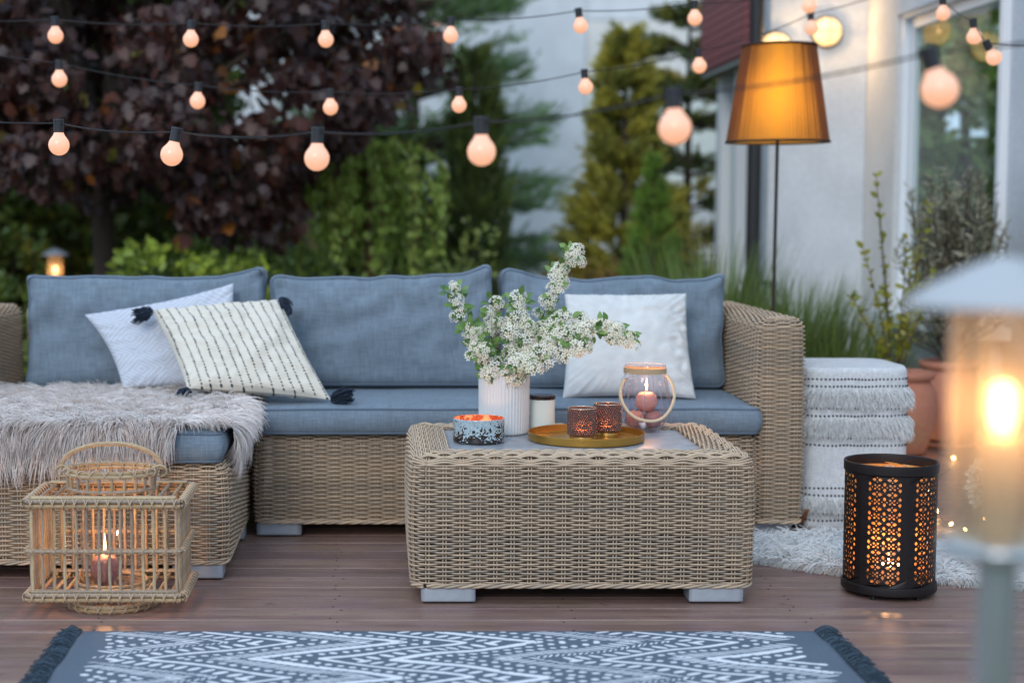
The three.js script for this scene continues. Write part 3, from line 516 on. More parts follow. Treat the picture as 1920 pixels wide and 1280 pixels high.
// ---------------------------------------------------------------- white pouf with shaggy bands
{
  const o = thing('pouf', 'tall white woven pouf with shaggy bands beside the sofa arm', 'pouf', [1.595, 0, -5.47]);
  const H = 0.55, hw = 0.183, outline = (a) => { const c = Math.cos(a), s = Math.sin(a), k = Math.pow(Math.abs(c) ** 5 + Math.abs(s) ** 5, -1 / 5); return [c * k * hw, s * k * hw]; };
  const wob = (a, y) => 1 + 0.012 * n3(Math.cos(a) * 1.4, y * 6, Math.sin(a) * 1.4) + 0.02 * Math.sin((y / H) * PI);
  const at = (a, y, out = 0) => { const [x, z] = outline(a), k = wob(a, y), r = Math.hypot(x, z), e = sstep(y, H, H - 0.02) * 0 + (y > H - 0.018 ? 1 - 0.045 * ((y - H + 0.018) / 0.018) ** 2 : y < 0.02 ? 1 - 0.05 * ((0.02 - y) / 0.02) ** 2 : 1); return V(x * k * e + (x / r) * out, y, z * k * e + (z / r) * out); };
  const mb = new MB(), NA = 120, NY = 60; for (let j = 0; j <= NY; j++) for (let i = 0; i <= NA; i++) { const a = (i / NA) * 2 * PI, p = at(a, (j / NY) * H); mb.vert(p, V(p.x, 0, p.z).normalize(), (i / NA) * 1.4, p.y); }
  for (let j = 0; j < NY; j++) for (let i = 0; i < NA; i++) { const A = j * (NA + 1) + i; mb.i.push(A, A + NA + 1, A + 1, A + 1, A + NA + 1, A + NA + 2); }
  const top = mb.vert(V(0, H + 0.012, 0), V(0, 1, 0), 0, 0); for (let i = 0; i < NA; i++) mb.i.push(top, NY * (NA + 1) + i + 1, NY * (NA + 1) + i);
  const bot = mb.vert(V(0, 0, 0), V(0, -1, 0), 0, 0); for (let i = 0; i < NA; i++) mb.i.push(bot, i, i + 1);
  const g = mb.build(); g.computeVertexNormals(); part('cover', g, phys({ color: rgb(0.86, 0.87, 0.88), roughness: 0.95, map: sized(linenColor, 0.12), bumpMap: sized(linenBump, 0.12), bumpScale: 0.0016 }), o);
  const st = new MB(), box = new THREE.SphereGeometry(1, 7, 5), per = 104;
  for (const y of [0.511, 0.487, 0.412, 0.389, 0.314, 0.29, 0.145, 0.122, 0.058, 0.036]) for (let k = 0; k < per; k++) { const a = (k / per) * 2 * PI, p = at(a, y + 0.002 * n2(k * 0.1, y * 40), 0.0008); st.geo(box, new THREE.Matrix4().compose(p, qUp(V(p.x, 0, p.z)), V(0.0042, 0.0016, 0.0042))); }
  part('stitches', st.build(), std(rgb(0.01, 0.014, 0.016), 0.9), o, null, 'stuff');
  const items = [];
  for (const [y0, y1] of [[0.42, 0.482], [0.318, 0.384], [0.065, 0.114]]) for (let k = 0; k < 3600; k++) {
    const a = rr(0, 2 * PI), y = rr(y0 + 0.012, y1), p = at(a, y), n = V(p.x, 0, p.z).normalize(), t = rr(0.86, 1); const d = V(n.x, -0.7 + rr(-0.6, 0.6), n.z).add(V(rr(-0.7, 0.7), 0, rr(-0.7, 0.7)));
    items.push({ p, q: qBasis(d, V(0, -1, 0)), s: rr(0.026, 0.046), c: rgb(0.97 * t, 0.97 * t, 0.96 * t) });
  }
  copies('shag', thinHair(1.1, 0.06), furMat(rgb(1, 1, 1)), items, o);
  part('leather_tag', softBox(0.016, 0.05, 0.004, 4, 6, 2, 0.0015, (p) => { p.z += 0.008 * Math.sin(p.y * 60); p.x += p.y * 0.3; }), std(rgb(0.2, 0.07, 0.025), 0.6), o, [-0.172, 0.052, 0.185]);
}

// ---------------------------------------------------------------- flames and candles
const flameMat = phys({ color: rgb(1, 0.7, 0.35), emissive: rgb(1, 0.62, 0.28), emissiveIntensity: 6, roughness: 1 });
const wickMat = std(rgb(0.015, 0.012, 0.01), 0.9);
function flame(parent, x, y, z, h, glow) { // y: top of the wax
  const o = part('flame', lathe([[0, 0], [0.1, 0.02], [0.17, 0.14], [0.17, 0.28], [0.12, 0.5], [0.06, 0.76], [0.015, 0.95], [0, 1]].map(([a, b]) => [a * h * 0.42, b * h]), 14), flameMat, parent, [x, y + 0.008, z]);
  part('wick', tubeGeo([V(0, -0.009, 0), V(0.0005, 0, 0), V(0.001, 0.004, 0)], 0.0008, 5), wickMat, o);
  parent.updateWorldMatrix(true, true);
  const l = new THREE.PointLight(rgb(1, 0.5, 0.2), glow); l.position.copy(o.getWorldPosition(V())).add(V(0, h * 0.4, 0)); l.castShadow = true; l.shadow.radius = 0.4; scene.add(l);
  return o;
}
const clearGlass = phys({ color: rgb(0.96, 0.96, 0.97), roughness: 0.02, transmission: 1, thickness: 0, ior: 1.5 });

// ---------------------------------------------------------------- rattan lantern
{
  const o = thing('rattan_lantern', 'square open rattan lantern with arched handle and lit candle', 'lantern', [-0.724, 0, -4.288]);
  const tones = [rgb(0.66, 0.46, 0.25), rgb(0.58, 0.4, 0.21), rgb(0.68, 0.52, 0.31), rgb(0.42, 0.33, 0.24), rgb(0.52, 0.4, 0.28)].map((c) => phys({ color: c, roughness: 0.5, map: sized(woodColor, 0.14, 0.05), bumpMap: sized(woodBump, 0.2, 0.05), bumpScale: 0.0005 }));
  const pick = () => tones[Math.floor(rnd() * tones.length)], W = 0.406, D = 0.268, y0 = 0.05, y1 = 0.303, X = W / 2, Z = D / 2;
  const rodV = [0, 1, 2].map((s) => { const pts = []; for (let k = 0; k <= 8; k++) { const t = k / 8; pts.push(V(0.0012 * n2(t * 3, s * 5), (t - 0.5) * (y1 - y0 - 0.01), 0.0012 * n2(t * 3, s * 5 + 50))); } return tubeGeo(pts, (t) => 0.0043 + 0.0006 * n2(t * 4, s) + (Math.abs(t - 0.3 - s * 0.2) < 0.07 ? 0.0005 : 0), 8); });
  const my = (y0 + y1) / 2;
  for (let k = 0; k < 14; k++) for (const s of [1, -1]) { const b = part('bar', rodV[k % 3], pick(), o, [-X + 0.012 + (k * (W - 0.024)) / 13 + rr(-0.002, 0.002), my, s * (Z - 0.006)]); b.rotation.z = rr(-0.012, 0.012); b.rotation.y = rr(0, 6); }
  for (let k = 1; k < 10; k++) for (const s of [1, -1]) { const b = part('bar', rodV[(k + 1) % 3], pick(), o, [s * (X - 0.006), my, -Z + 0.006 + (k * (D - 0.012)) / 10]); b.rotation.x = rr(-0.012, 0.012); }
  const lash = new MB(), rod = (a, b, r = 0.006, name = 'rail') => part(name, tubeGeo([a, a.clone().lerp(b, 0.5).add(V(0, rr(-0.0008, 0.0008), 0)), b], r, 8), pick(), o);
  const wrap = (a, b, r, n) => { const pts = [], L = V().subVectors(b, a), up = V(0, 1, 0), sd = V().crossVectors(up, L).normalize(), m = n * 14; for (let s of [1, -1]) { const q = []; for (let k = 0; k <= m; k++) { const t = k / m, an = s * t * n * 2 * PI; q.push(a.clone().addScaledVector(L, t).addScaledVector(up, r * Math.sin(an)).addScaledVector(sd, r * Math.cos(an))); } lash.tube(q, 0.0017, 4); } };
  for (const y of [y0, y1 - 0.003]) for (const dy of [-0.0062, 0.0062]) {
    for (const s of [1, -1]) { rod(V(-X, y + dy, s * (Z + 0.003)), V(X, y + dy, s * (Z + 0.003))); rod(V(s * (X + 0.003), y + dy, -Z), V(s * (X + 0.003), y + dy, Z)); }
  }
  for (const s of [1, -1]) { rod(V(-X, 0.174, s * (Z + 0.002)), V(X, 0.174, s * (Z + 0.002)), 0.0046); rod(V(s * (X + 0.002), 0.174, -Z), V(s * (X + 0.002), 0.174, Z), 0.0046); }
  for (const [y, r, n, m] of [[y0, 0.0125, 14, 10], [y1 - 0.003, 0.0125, 14, 10], [0.174, 0.0068, 14, 10]]) for (const s of [1, -1]) { wrap(V(-X, y, s * (Z + 0.003)), V(X, y, s * (Z + 0.003)), r, n); wrap(V(s * (X + 0.003), y, -Z), V(s * (X + 0.003), y, Z), r, m); }
  // slats of the roof and the floor
  for (const y of [0.308, y0 + 0.008]) { for (const x of [-0.175, -0.14, -0.11, 0.11, 0.14, 0.175]) rod(V(x, y, -Z), V(x, y, Z), 0.0046, 'slat'); for (const z of [-0.13, -0.118, 0.118, 0.13]) rod(V(-0.19, y + 0.007, z), V(0.19, y + 0.007, z), 0.0042, 'slat'); }
  const ring = (y, r, tr, name, sq = 1) => { const pts = []; for (let k = 0; k < 56; k++) { const a = (k / 56) * 2 * PI; pts.push(V(r * Math.cos(a), y + 0.0006 * n2(k, y), r * sq * Math.sin(a))); } part(name, new MB().tube(pts, tr, 8, { closed: true }).build(), pick(), o); };
  const ringWrap = (y, r, tr, n, sq = 1) => { for (const s of [1, -1]) { const pts = [], M = n * 10; for (let k = 0; k < M; k++) { const a = (k / M) * 2 * PI, t = s * n * a; pts.push(V((r + tr * Math.cos(t)) * Math.cos(a), y + tr * Math.sin(t), (r + tr * Math.cos(t)) * sq * Math.sin(a))); } lash.tube(pts, 0.0016, 4, { closed: true }); } };
  ring(0.0075, 0.117, 0.0055, 'base_ring'); ring(0.018, 0.117, 0.005, 'base_ring'); ringWrap(0.0125, 0.117, 0.0115, 22);
  for (let k = 0; k < 20; k++) { const a = (k / 20) * 2 * PI; rod(V(0.115 * Math.cos(a), 0.012, 0.115 * Math.sin(a)), V(0.115 * Math.cos(a), 0.04, 0.115 * Math.sin(a)), 0.0042, 'stub'); }
  for (const y of [0.0565, 0.066]) ring(y, 0.105 - (y - 0.05) * 0.7, 0.005, 'candle_ring');
  ring(0.322, 0.116, 0.005, 'neck_ring', 0.8); ring(0.363, 0.121, 0.0055, 'neck_ring', 0.8); ring(0.372, 0.119, 0.005, 'neck_ring', 0.8); ringWrap(0.3675, 0.12, 0.011, 20, 0.8);
  for (let k = 0; k < 22; k++) { const a = (k / 22) * 2 * PI; rod(V(0.116 * Math.cos(a), 0.318, 0.0928 * Math.sin(a)), V(0.119 * Math.cos(a), 0.364, 0.0952 * Math.sin(a)), 0.0045, 'stub'); }
  const hp = curvePts([[-0.136, 0.372, 0], [-0.132, 0.39, 0], [-0.112, 0.413, 0], [-0.06, 0.434, 0], [0, 0.44, 0], [0.06, 0.434, 0], [0.112, 0.413, 0], [0.132, 0.39, 0], [0.136, 0.372, 0]], 40);
  const handle = part('handle', tubeGeo(hp, (t) => 0.0062 + 0.0006 * n2(t * 8, 4), 10), tones[0], o);
  for (const s of [1, -1]) { const pts = []; for (let k = 0; k < 22; k++) { const a = (k / 22) * 2 * PI; pts.push(V(s * (0.132 + 0.018 * Math.cos(a)), 0.366 + 0.016 * Math.sin(a), 0.006 * Math.sin(a))); } part('loop', new MB().tube(pts, 0.0026, 6, { closed: true }).build(), tones[2], handle); }
  part('lashings', lash.build(), phys({ color: rgb(0.52, 0.38, 0.25), roughness: 0.55 }), o, null, 'stuff');
  const gl = lathe([[0.0, 0.058], [0.08, 0.058], [0.083, 0.062], [0.083, 0.225], [0.0845, 0.226], [0.0845, 0.06], [0.08, 0.0562], [0, 0.0562]], 40); part('glass_chimney', gl, clearGlass, o);
}
{
  const o = thing('ball_candle', 'mauve ball candle burning inside the rattan lantern', 'candle', [-0.744, 0.0585, -4.288]);
  part('wax', lathe([[0, 0], [0.016, 0.0008], [0.028, 0.008], [0.0385, 0.024], [0.0405, 0.04], [0.037, 0.058], [0.027, 0.072], [0.016, 0.0775], [0.012, 0.076], [0, 0.0745]], 40), phys({ color: rgb(0.34, 0.14, 0.13), roughness: 0.55, bumpMap: sized(woodBump, 0.6, 0.2), bumpScale: 0.002 }), o);
  flame(o, 0, 0.0745, 0, 0.056, 0.08);
}

// ---------------------------------------------------------------- black perforated lantern
{
  const o = thing('metal_lantern', 'dark brown cylindrical metal lantern pierced with flower lattice', 'lantern', [1.432, 0, -4.425]);
  const R = 0.1235, H = 0.318, S = (2 * PI) / 6, w = R * S, P = 0.0403;
  const sh = new THREE.Shape(), edge = []; for (let k = 0; k < 20; k++) edge.push([-w / 2 + (k / 20) * w, 0]); for (let k = 0; k < 12; k++) edge.push([w / 2, (k / 12) * H]); for (let k = 0; k < 20; k++) edge.push([w / 2 - (k / 20) * w, H]); for (let k = 0; k < 12; k++) edge.push([-w / 2, H - (k / 12) * H]);
  edge.forEach(([x, y], k) => (k ? sh.lineTo(x, y) : sh.moveTo(x, y)));
  const hole = (pts) => { const h = new THREE.Path(); pts.forEach(([x, y], k) => (k ? h.lineTo(x, y) : h.moveTo(x, y))); h.closePath(); sh.holes.push(h); };
  const petal = (x, y, a, L, b) => { const c = Math.cos(a), s = Math.sin(a), q = [[0, 0], [0.18, 0.62], [0.42, 0.95], [0.66, 0.72], [1, 0], [0.66, -0.72], [0.42, -0.95], [0.18, -0.62]]; hole(q.map(([u, v]) => [x + c * u * L - s * v * b, y + s * u * L + c * v * b]).reverse()); };
  const dot = (x, y, r) => hole([0, 1, 2, 3, 4, 5].map((k) => [x + r * Math.cos(-k * PI / 3), y + r * Math.sin(-k * PI / 3)]));
  const yb = 0.022, rows = 7;
  for (let k = 0; k <= rows; k++) for (const sx of [-0.5, 0.5]) { const x = sx * P, y = yb + k * P - 0.002; for (const a of [0, PI]) petal(x + 0.0022 * Math.cos(a), y, a, 0.012, 0.0047); dot(x, y + 0.0062, 0.0021); dot(x, y - 0.0062, 0.0021); }
  for (let k = 0; k < rows; k++) for (const sx of [-1, 0, 1]) { const x = sx * P, y = yb + (k + 0.5) * P - 0.002; for (const a of [PI / 2, -PI / 2]) petal(x, y + 0.0024 * Math.sin(a), a, 0.0115, 0.0046); if (sx < 1) dot(x + 0.0066, y, 0.0021); if (sx > -1) dot(x - 0.0066, y, 0.0021); }
  for (let k = 0; k < rows; k++) for (const sx of [-0.5, 0.5]) { const x = sx * P, y = yb + (k + 0.5) * P - 0.002; dot(x, y, 0.0024); for (const a of [0.6, PI - 0.6, PI + 0.6, -0.6]) petal(x + 0.0035 * Math.cos(a), y + 0.0045 * Math.sin(a) * 1.2, a, 0.0072, 0.003); }
  const flat = (r, th) => { const g = new THREE.ExtrudeGeometry(sh, { depth: th, bevelEnabled: false }), A = g.attributes.position, N = V(); for (let k = 0; k < A.count; k++) { const a = A.getX(k) / R, q = r + A.getZ(k); A.setXYZ(k, q * Math.sin(a), A.getY(k), q * Math.cos(a)); } g.computeVertexNormals(); return g; };
  const iron = phys({ color: rgb(0.011, 0.0065, 0.006), roughness: 0.45, metalness: 0.0, specularIntensity: 0.7, bumpMap: sized(fineBump, 0.05), bumpScale: 0.0003 }), gold = phys({ color: rgb(0.62, 0.34, 0.1), roughness: 0.45, metalness: 0.3 });
  const outer = flat(R, 0.0012), inner = flat(R - 0.0012, 0.0008);
  for (let k = 0; k < 6; k++) { const p = part('pierced_panel', outer, iron, o, [0, 0.034, 0]); p.rotation.y = k * S + 0.06 - 0.5; const q = part('gilt_lining', inner, gold, p); q.position.set(0, 0, 0); }
  part('rim', lathe([[R - 0.003, 0.346], [R + 0.0035, 0.346], [R + 0.0045, 0.349], [R + 0.0045, 0.3715], [R + 0.0035, 0.374], [R + 0.0005, 0.374], [R - 0.003, 0.371], [R - 0.003, 0.346]], 72), iron, o);
  part('base_band', lathe([[0, 0.0145], [R + 0.004, 0.0145], [R + 0.006, 0.017], [R + 0.006, 0.036], [R + 0.004, 0.0385], [R - 0.002, 0.0385], [R - 0.004, 0.03], [0, 0.029]], 72), iron, o);
  for (const a of [0.5, 2.6, 4.1, 5.6]) part('foot', new THREE.CylinderGeometry(0.007, 0.008, 0.016, 14), iron, o, [0.108 * Math.sin(a), 0.008, 0.108 * Math.cos(a)]);
  part('candle_glass', lathe([[0, 0.031], [0.05, 0.031], [0.052, 0.034], [0.052, 0.1], [0.0535, 0.1], [0.0535, 0.032], [0.05, 0.0295], [0, 0.0295]], 36), clearGlass, o);
}
{
  const o = thing('pillar_candle', 'ivory candle glowing inside the pierced metal lantern', 'candle', [1.432, 0.0312, -4.425]);
  part('wax', lathe([[0, 0], [0.036, 0], [0.038, 0.003], [0.038, 0.046], [0.035, 0.049], [0.02, 0.047], [0, 0.046]], 32), phys({ color: rgb(0.8, 0.7, 0.5), roughness: 0.5 }), o);
  flame(o, 0, 0.046, 0, 0.04, 0.08);
}

// ---------------------------------------------------------------- garden post lamps
function postLamp(pos, label, H) {
  const o = thing('garden_lamp', label, 'garden lamp', pos, 0, 'garden post lamps'), y = H; // y: rim of the cap
  const steel = phys({ color: rgb(0.46, 0.46, 0.46), roughness: 0.45, metalness: 0.3 }), brushed = phys({ color: rgb(0.5, 0.54, 0.54), roughness: 0.28, metalness: 0.85 });
  part('cap', lathe([[0, y - 0.002], [0.09, y - 0.003], [0.1, y - 0.002], [0.1015, y + 0.002], [0.075, y + 0.02], [0.03, y + 0.042], [0.008, y + 0.05], [0, y + 0.0505]], 56), steel, o);
  part('glass_cylinder', lathe([[0.0515, y - 0.235], [0.0535, y - 0.235], [0.0535, y - 0.004], [0.0515, y - 0.004], [0.0515, y - 0.235]], 48), phys({ color: rgb(0.97, 0.93, 0.86), roughness: 0.25, transmission: 1, thickness: 0, ior: 1.5 }), o);
  for (let k = 0; k < 3; k++) { const a = 0.5 + k * 2.1; part('stay', tubeGeo([V(0.047 * Math.cos(a), y - 0.24, 0.047 * Math.sin(a)), V(0.047 * Math.cos(a), y - 0.003, 0.047 * Math.sin(a))], 0.0022, 8), brushed, o); }
  const b = part('bulb', lathe([[0, -0.024], [0.008, -0.024], [0.0105, -0.018], [0.0115, -0.01], [0.0115, 0.012], [0.0105, 0.019], [0.006, 0.0235], [0, 0.0245]], 28), phys({ color: rgb(1, 0.85, 0.6), emissive: rgb(1, 0.62, 0.3), emissiveIntensity: 5, roughness: 0.5 }), o, [0, y - 0.103, 0]);
  part('bulb_holder', lathe([[0, y - 0.24], [0.022, y - 0.24], [0.022, y - 0.15], [0.019, y - 0.142], [0.0145, y - 0.131], [0, y - 0.13]], 28), std(rgb(0.4, 0.36, 0.3), 0.5), o);
  part('collar', lathe([[0, y - 0.258], [0.046, y - 0.258], [0.056, y - 0.252], [0.056, y - 0.236], [0.0, y - 0.236]], 48), brushed, o);
  part('post', lathe([[0.0, 0.0], [0.06, 0.0], [0.06, 0.006], [0.024, 0.009], [0.0205, 0.014], [0.0205, y - 0.258], [0, y - 0.258]], 40), brushed, o);
  const l = new THREE.PointLight(rgb(1, 0.45, 0.14), 0.06); l.position.set(pos[0], pos[1] + y - 0.103, pos[2]); l.castShadow = true; l.shadow.radius = 0.6; scene.add(l);
  return b;
}
postLamp([0.636, 0, -1.62], 'blurred steel garden lamp on a post close to the camera', 0.967);
postLamp([-2.324, -0.1, -11.5], 'small glowing garden lamp far behind the left back cushion', 0.86);

// ---------------------------------------------------------------- things on the coffee table
const tY = 0.4008;
{ // ribbed vase
  const o = thing('vase', 'white ribbed cylindrical vase holding the blossom branches', 'vase', [0.377, tY, -4.785]);
  const rib = (R, y, ribs) => { const pts = []; return pts; };
  const mb = new MB(), NA = 46 * 6, prof = [[0.066, 0], [0.0705, 0.001], [0.0735, 0.004], [0.0745, 0.008], [0.0755, 0.1], [0.0762, 0.196], [0.0758, 0.2025], [0.0735, 0.2045], [0.0712, 0.203], [0.07, 0.195], [0.0685, 0.02], [0.0, 0.018]];
  prof.forEach(([r, y], j) => { for (let i = 0; i <= NA; i++) { const a = (i / NA) * 2 * PI, k = j >= 3 && j <= 5 ? 0.0021 * Math.abs(Math.cos(23 * a)) - 0.001 : 0; mb.vert(V((r + k) * Math.cos(a), y, (r + k) * Math.sin(a)), V(Math.cos(a), 0, Math.sin(a)), a * 0.075, y); } });
  for (let j = 0; j < prof.length - 1; j++) for (let i = 0; i < NA; i++) { const A = j * (NA + 1) + i; mb.i.push(A, A + NA + 1, A + 1, A + 1, A + NA + 1, A + NA + 2); }
  const g = mb.build(); g.computeVertexNormals(); part('body', g, phys({ color: rgb(0.66, 0.655, 0.645), roughness: 0.42, bumpMap: sized(fineBump, 0.05), bumpScale: 0.0001 }), o);
  part('base_disc', lathe([[0, 0.0005], [0.066, 0.0005], [0.066, 0.002], [0, 0.002]], 40), std(rgb(0.75, 0.75, 0.74), 0.5), o);
}
{ // speckled bowl candle
  const o = thing('bowl_candle', 'low dark glass bowl with frosty white speckles and copper inside', 'candle', [0.29, tY, -4.6]);
  const a1 = pnoise(44, 8, 41), a2 = pnoise(110, 20, 42), a3 = pnoise(12, 4, 43);
  const speck = (u, v) => { const t = clamp(v * 1.05 + 0.1, 0, 1), k = 0.42 * a1(u, v) + 0.75 * a2(u, v) + 0.12 * a3(u, v) - 0.645 + 0.75 * (t - 0.5); return sstep(k, -0.02, 0.05); };
  const map = dataTex(1024, 256, (u, v) => { const k = speck(u, v), w = 0.62 + 0.16 * a2(u * 1, v); return [lerp(0.16, w * 0.93, k), lerp(0.125, w * 1.02, k), lerp(0.12, w * 1.05, k)]; }, true);
  const R = 0.075, g = lathe([[0.0, 0.0], [0.07, 0.0], [0.0735, 0.002], [R, 0.006], [R, 0.068], [R - 0.0015, 0.0705]], 72), P = g.attributes.position, U = g.attributes.uv; for (let k = 0; k < U.count; k++) U.setXY(k, U.getX(k), P.getY(k) / 0.072);
  part('body', g, phys({ color: rgb(0.95, 0.95, 0.95), map, roughness: 0.16, clearcoat: 0.6, clearcoatRoughness: 0.08 }), o);
  const cop = dataTex(512, 128, (u, v) => { const k = sstep(0.6 * a1(u, v) + 0.5 * a2(u, v), 0.5, 0.62); return [lerp(0.93, 0.66, k), lerp(0.62, 0.3, k), lerp(0.46, 0.16, k)]; }, true);
  part('copper_lining', lathe([[R - 0.0015, 0.0705], [R - 0.003, 0.069], [R - 0.004, 0.03], [0.068, 0.03]], 72), phys({ color: rgb(1, 1, 1), map: cop, roughness: 0.35, metalness: 0.35, side: THREE.DoubleSide }), o);
  part('wax', lathe([[0.071, 0.03], [0.06, 0.0315], [0.03, 0.032], [0, 0.0325]].reverse().map(([a, b]) => [a, b]), 40), phys({ color: rgb(0.8, 0.62, 0.45), roughness: 0.5, side: THREE.DoubleSide }), o);
  for (const x of [-0.03, 0.03]) flame(o, x, 0.03, 0.0, 0.02, 0.004);
}
{ // jar with dark lid
  const o = thing('candle_jar', 'milky white candle jar with dark lid beside the vase', 'candle', [0.497, tY, -4.83]);
  part('glass_jar', lathe([[0, 0], [0.034, 0], [0.0375, 0.002], [0.039, 0.006], [0.039, 0.094], [0.0365, 0.098]], 48), phys({ color: rgb(0.74, 0.78, 0.72), roughness: 0.12, clearcoat: 0.5, clearcoatRoughness: 0.05 }), o);
  part('lid', lathe([[0.0, 0.0985], [0.04, 0.0985], [0.0405, 0.0995], [0.0405, 0.11], [0.0395, 0.1115], [0.037, 0.112], [0, 0.1125]], 48), phys({ color: rgb(0.03, 0.012, 0.008), roughness: 0.14, metalness: 0.3, clearcoat: 0.6 }), o);
}
{ // tray
  const o = thing('serving_tray', 'round golden brass tray under the two votive glasses', 'tray', [0.606, tY, -4.638]);
  part('dish', lathe([[0, 0], [0.16, 0], [0.1665, 0.0015], [0.169, 0.004], [0.1695, 0.024], [0.1685, 0.0252], [0.1675, 0.024], [0.1665, 0.0055], [0.163, 0.0035], [0, 0.003]], 96), phys({ color: rgb(0.5, 0.27, 0.055), roughness: 0.3, metalness: 0.82, bumpMap: sized(fineBump, 0.08), bumpScale: 0.0002 }), o);
}
function votive(x, z, label, h, r) {
  const o = thing('votive_glass', label, 'votive candle', [x, tY + 0.0035, z], 0, 'beaded votive glasses on the tray');
  part('brass_foot', lathe([[0, 0], [r * 0.86, 0], [r * 0.88, 0.001], [r * 0.88, 0.009], [r * 0.84, 0.0095], [0, 0.0095]], 40), phys({ color: rgb(0.55, 0.38, 0.12), roughness: 0.3, metalness: 0.8 }), o);
  const glass = phys({ color: rgb(0.56, 0.37, 0.32), roughness: 0.12, transmission: 0.9, thickness: 0, ior: 1.5 });
  part('glass', lathe([[0, 0.0105], [r * 0.9, 0.0105], [r * 0.97, 0.014], [r, 0.02], [r, h - 0.004], [r * 1.01, h - 0.0015], [r, h], [r * 0.95, h - 0.001], [r * 0.94, 0.016], [0, 0.014]], 56), glass, o);
  const bead = new THREE.SphereGeometry(1, 8, 6), items = [], n = 34; // rows of beads
  for (let j = 0; j < 13; j++) { const y = 0.019 + (j * (h - 0.028)) / 12; for (let k = 0; k < n; k++) { const a = ((k + (j % 2) / 2) / n) * 2 * PI; items.push({ p: V(r * Math.cos(a), y, r * Math.sin(a)), q: new THREE.Quaternion(), s: j === 0 ? 0.0034 : 0.0029, c: null }); } }
  const mb = new MB(); items.forEach((i) => mb.geo(bead, new THREE.Matrix4().compose(i.p, i.q, V(i.s, i.s, i.s))));
  part('beads', mb.build(), phys({ color: rgb(0.3, 0.16, 0.14), roughness: 0.12, transmission: 0.6, thickness: 0, ior: 1.5, clearcoat: 0.6, clearcoatRoughness: 0.05 }), o, null, 'stuff');
  part('gilt_rim', new THREE.TorusGeometry(r * 0.985, 0.0011, 8, 56).rotateX(PI / 2), phys({ color: rgb(0.75, 0.62, 0.48), roughness: 0.2, metalness: 0.8 }), o, [0, h, 0]);
  part('tealight', lathe([[0, 0.0145], [0.0185, 0.0145], [0.019, 0.027], [0.0175, 0.0265], [0, 0.026]], 28), std(rgb(0.85, 0.8, 0.7), 0.5), o);
  flame(o, 0, 0.024, 0, 0.016, 0.016);
}
votive(0.592, -4.625, 'beaded brown votive glass standing nearer on the tray', 0.092, 0.041);
votive(0.678, -4.712, 'beaded brown votive glass standing behind on the tray', 0.094, 0.0405);
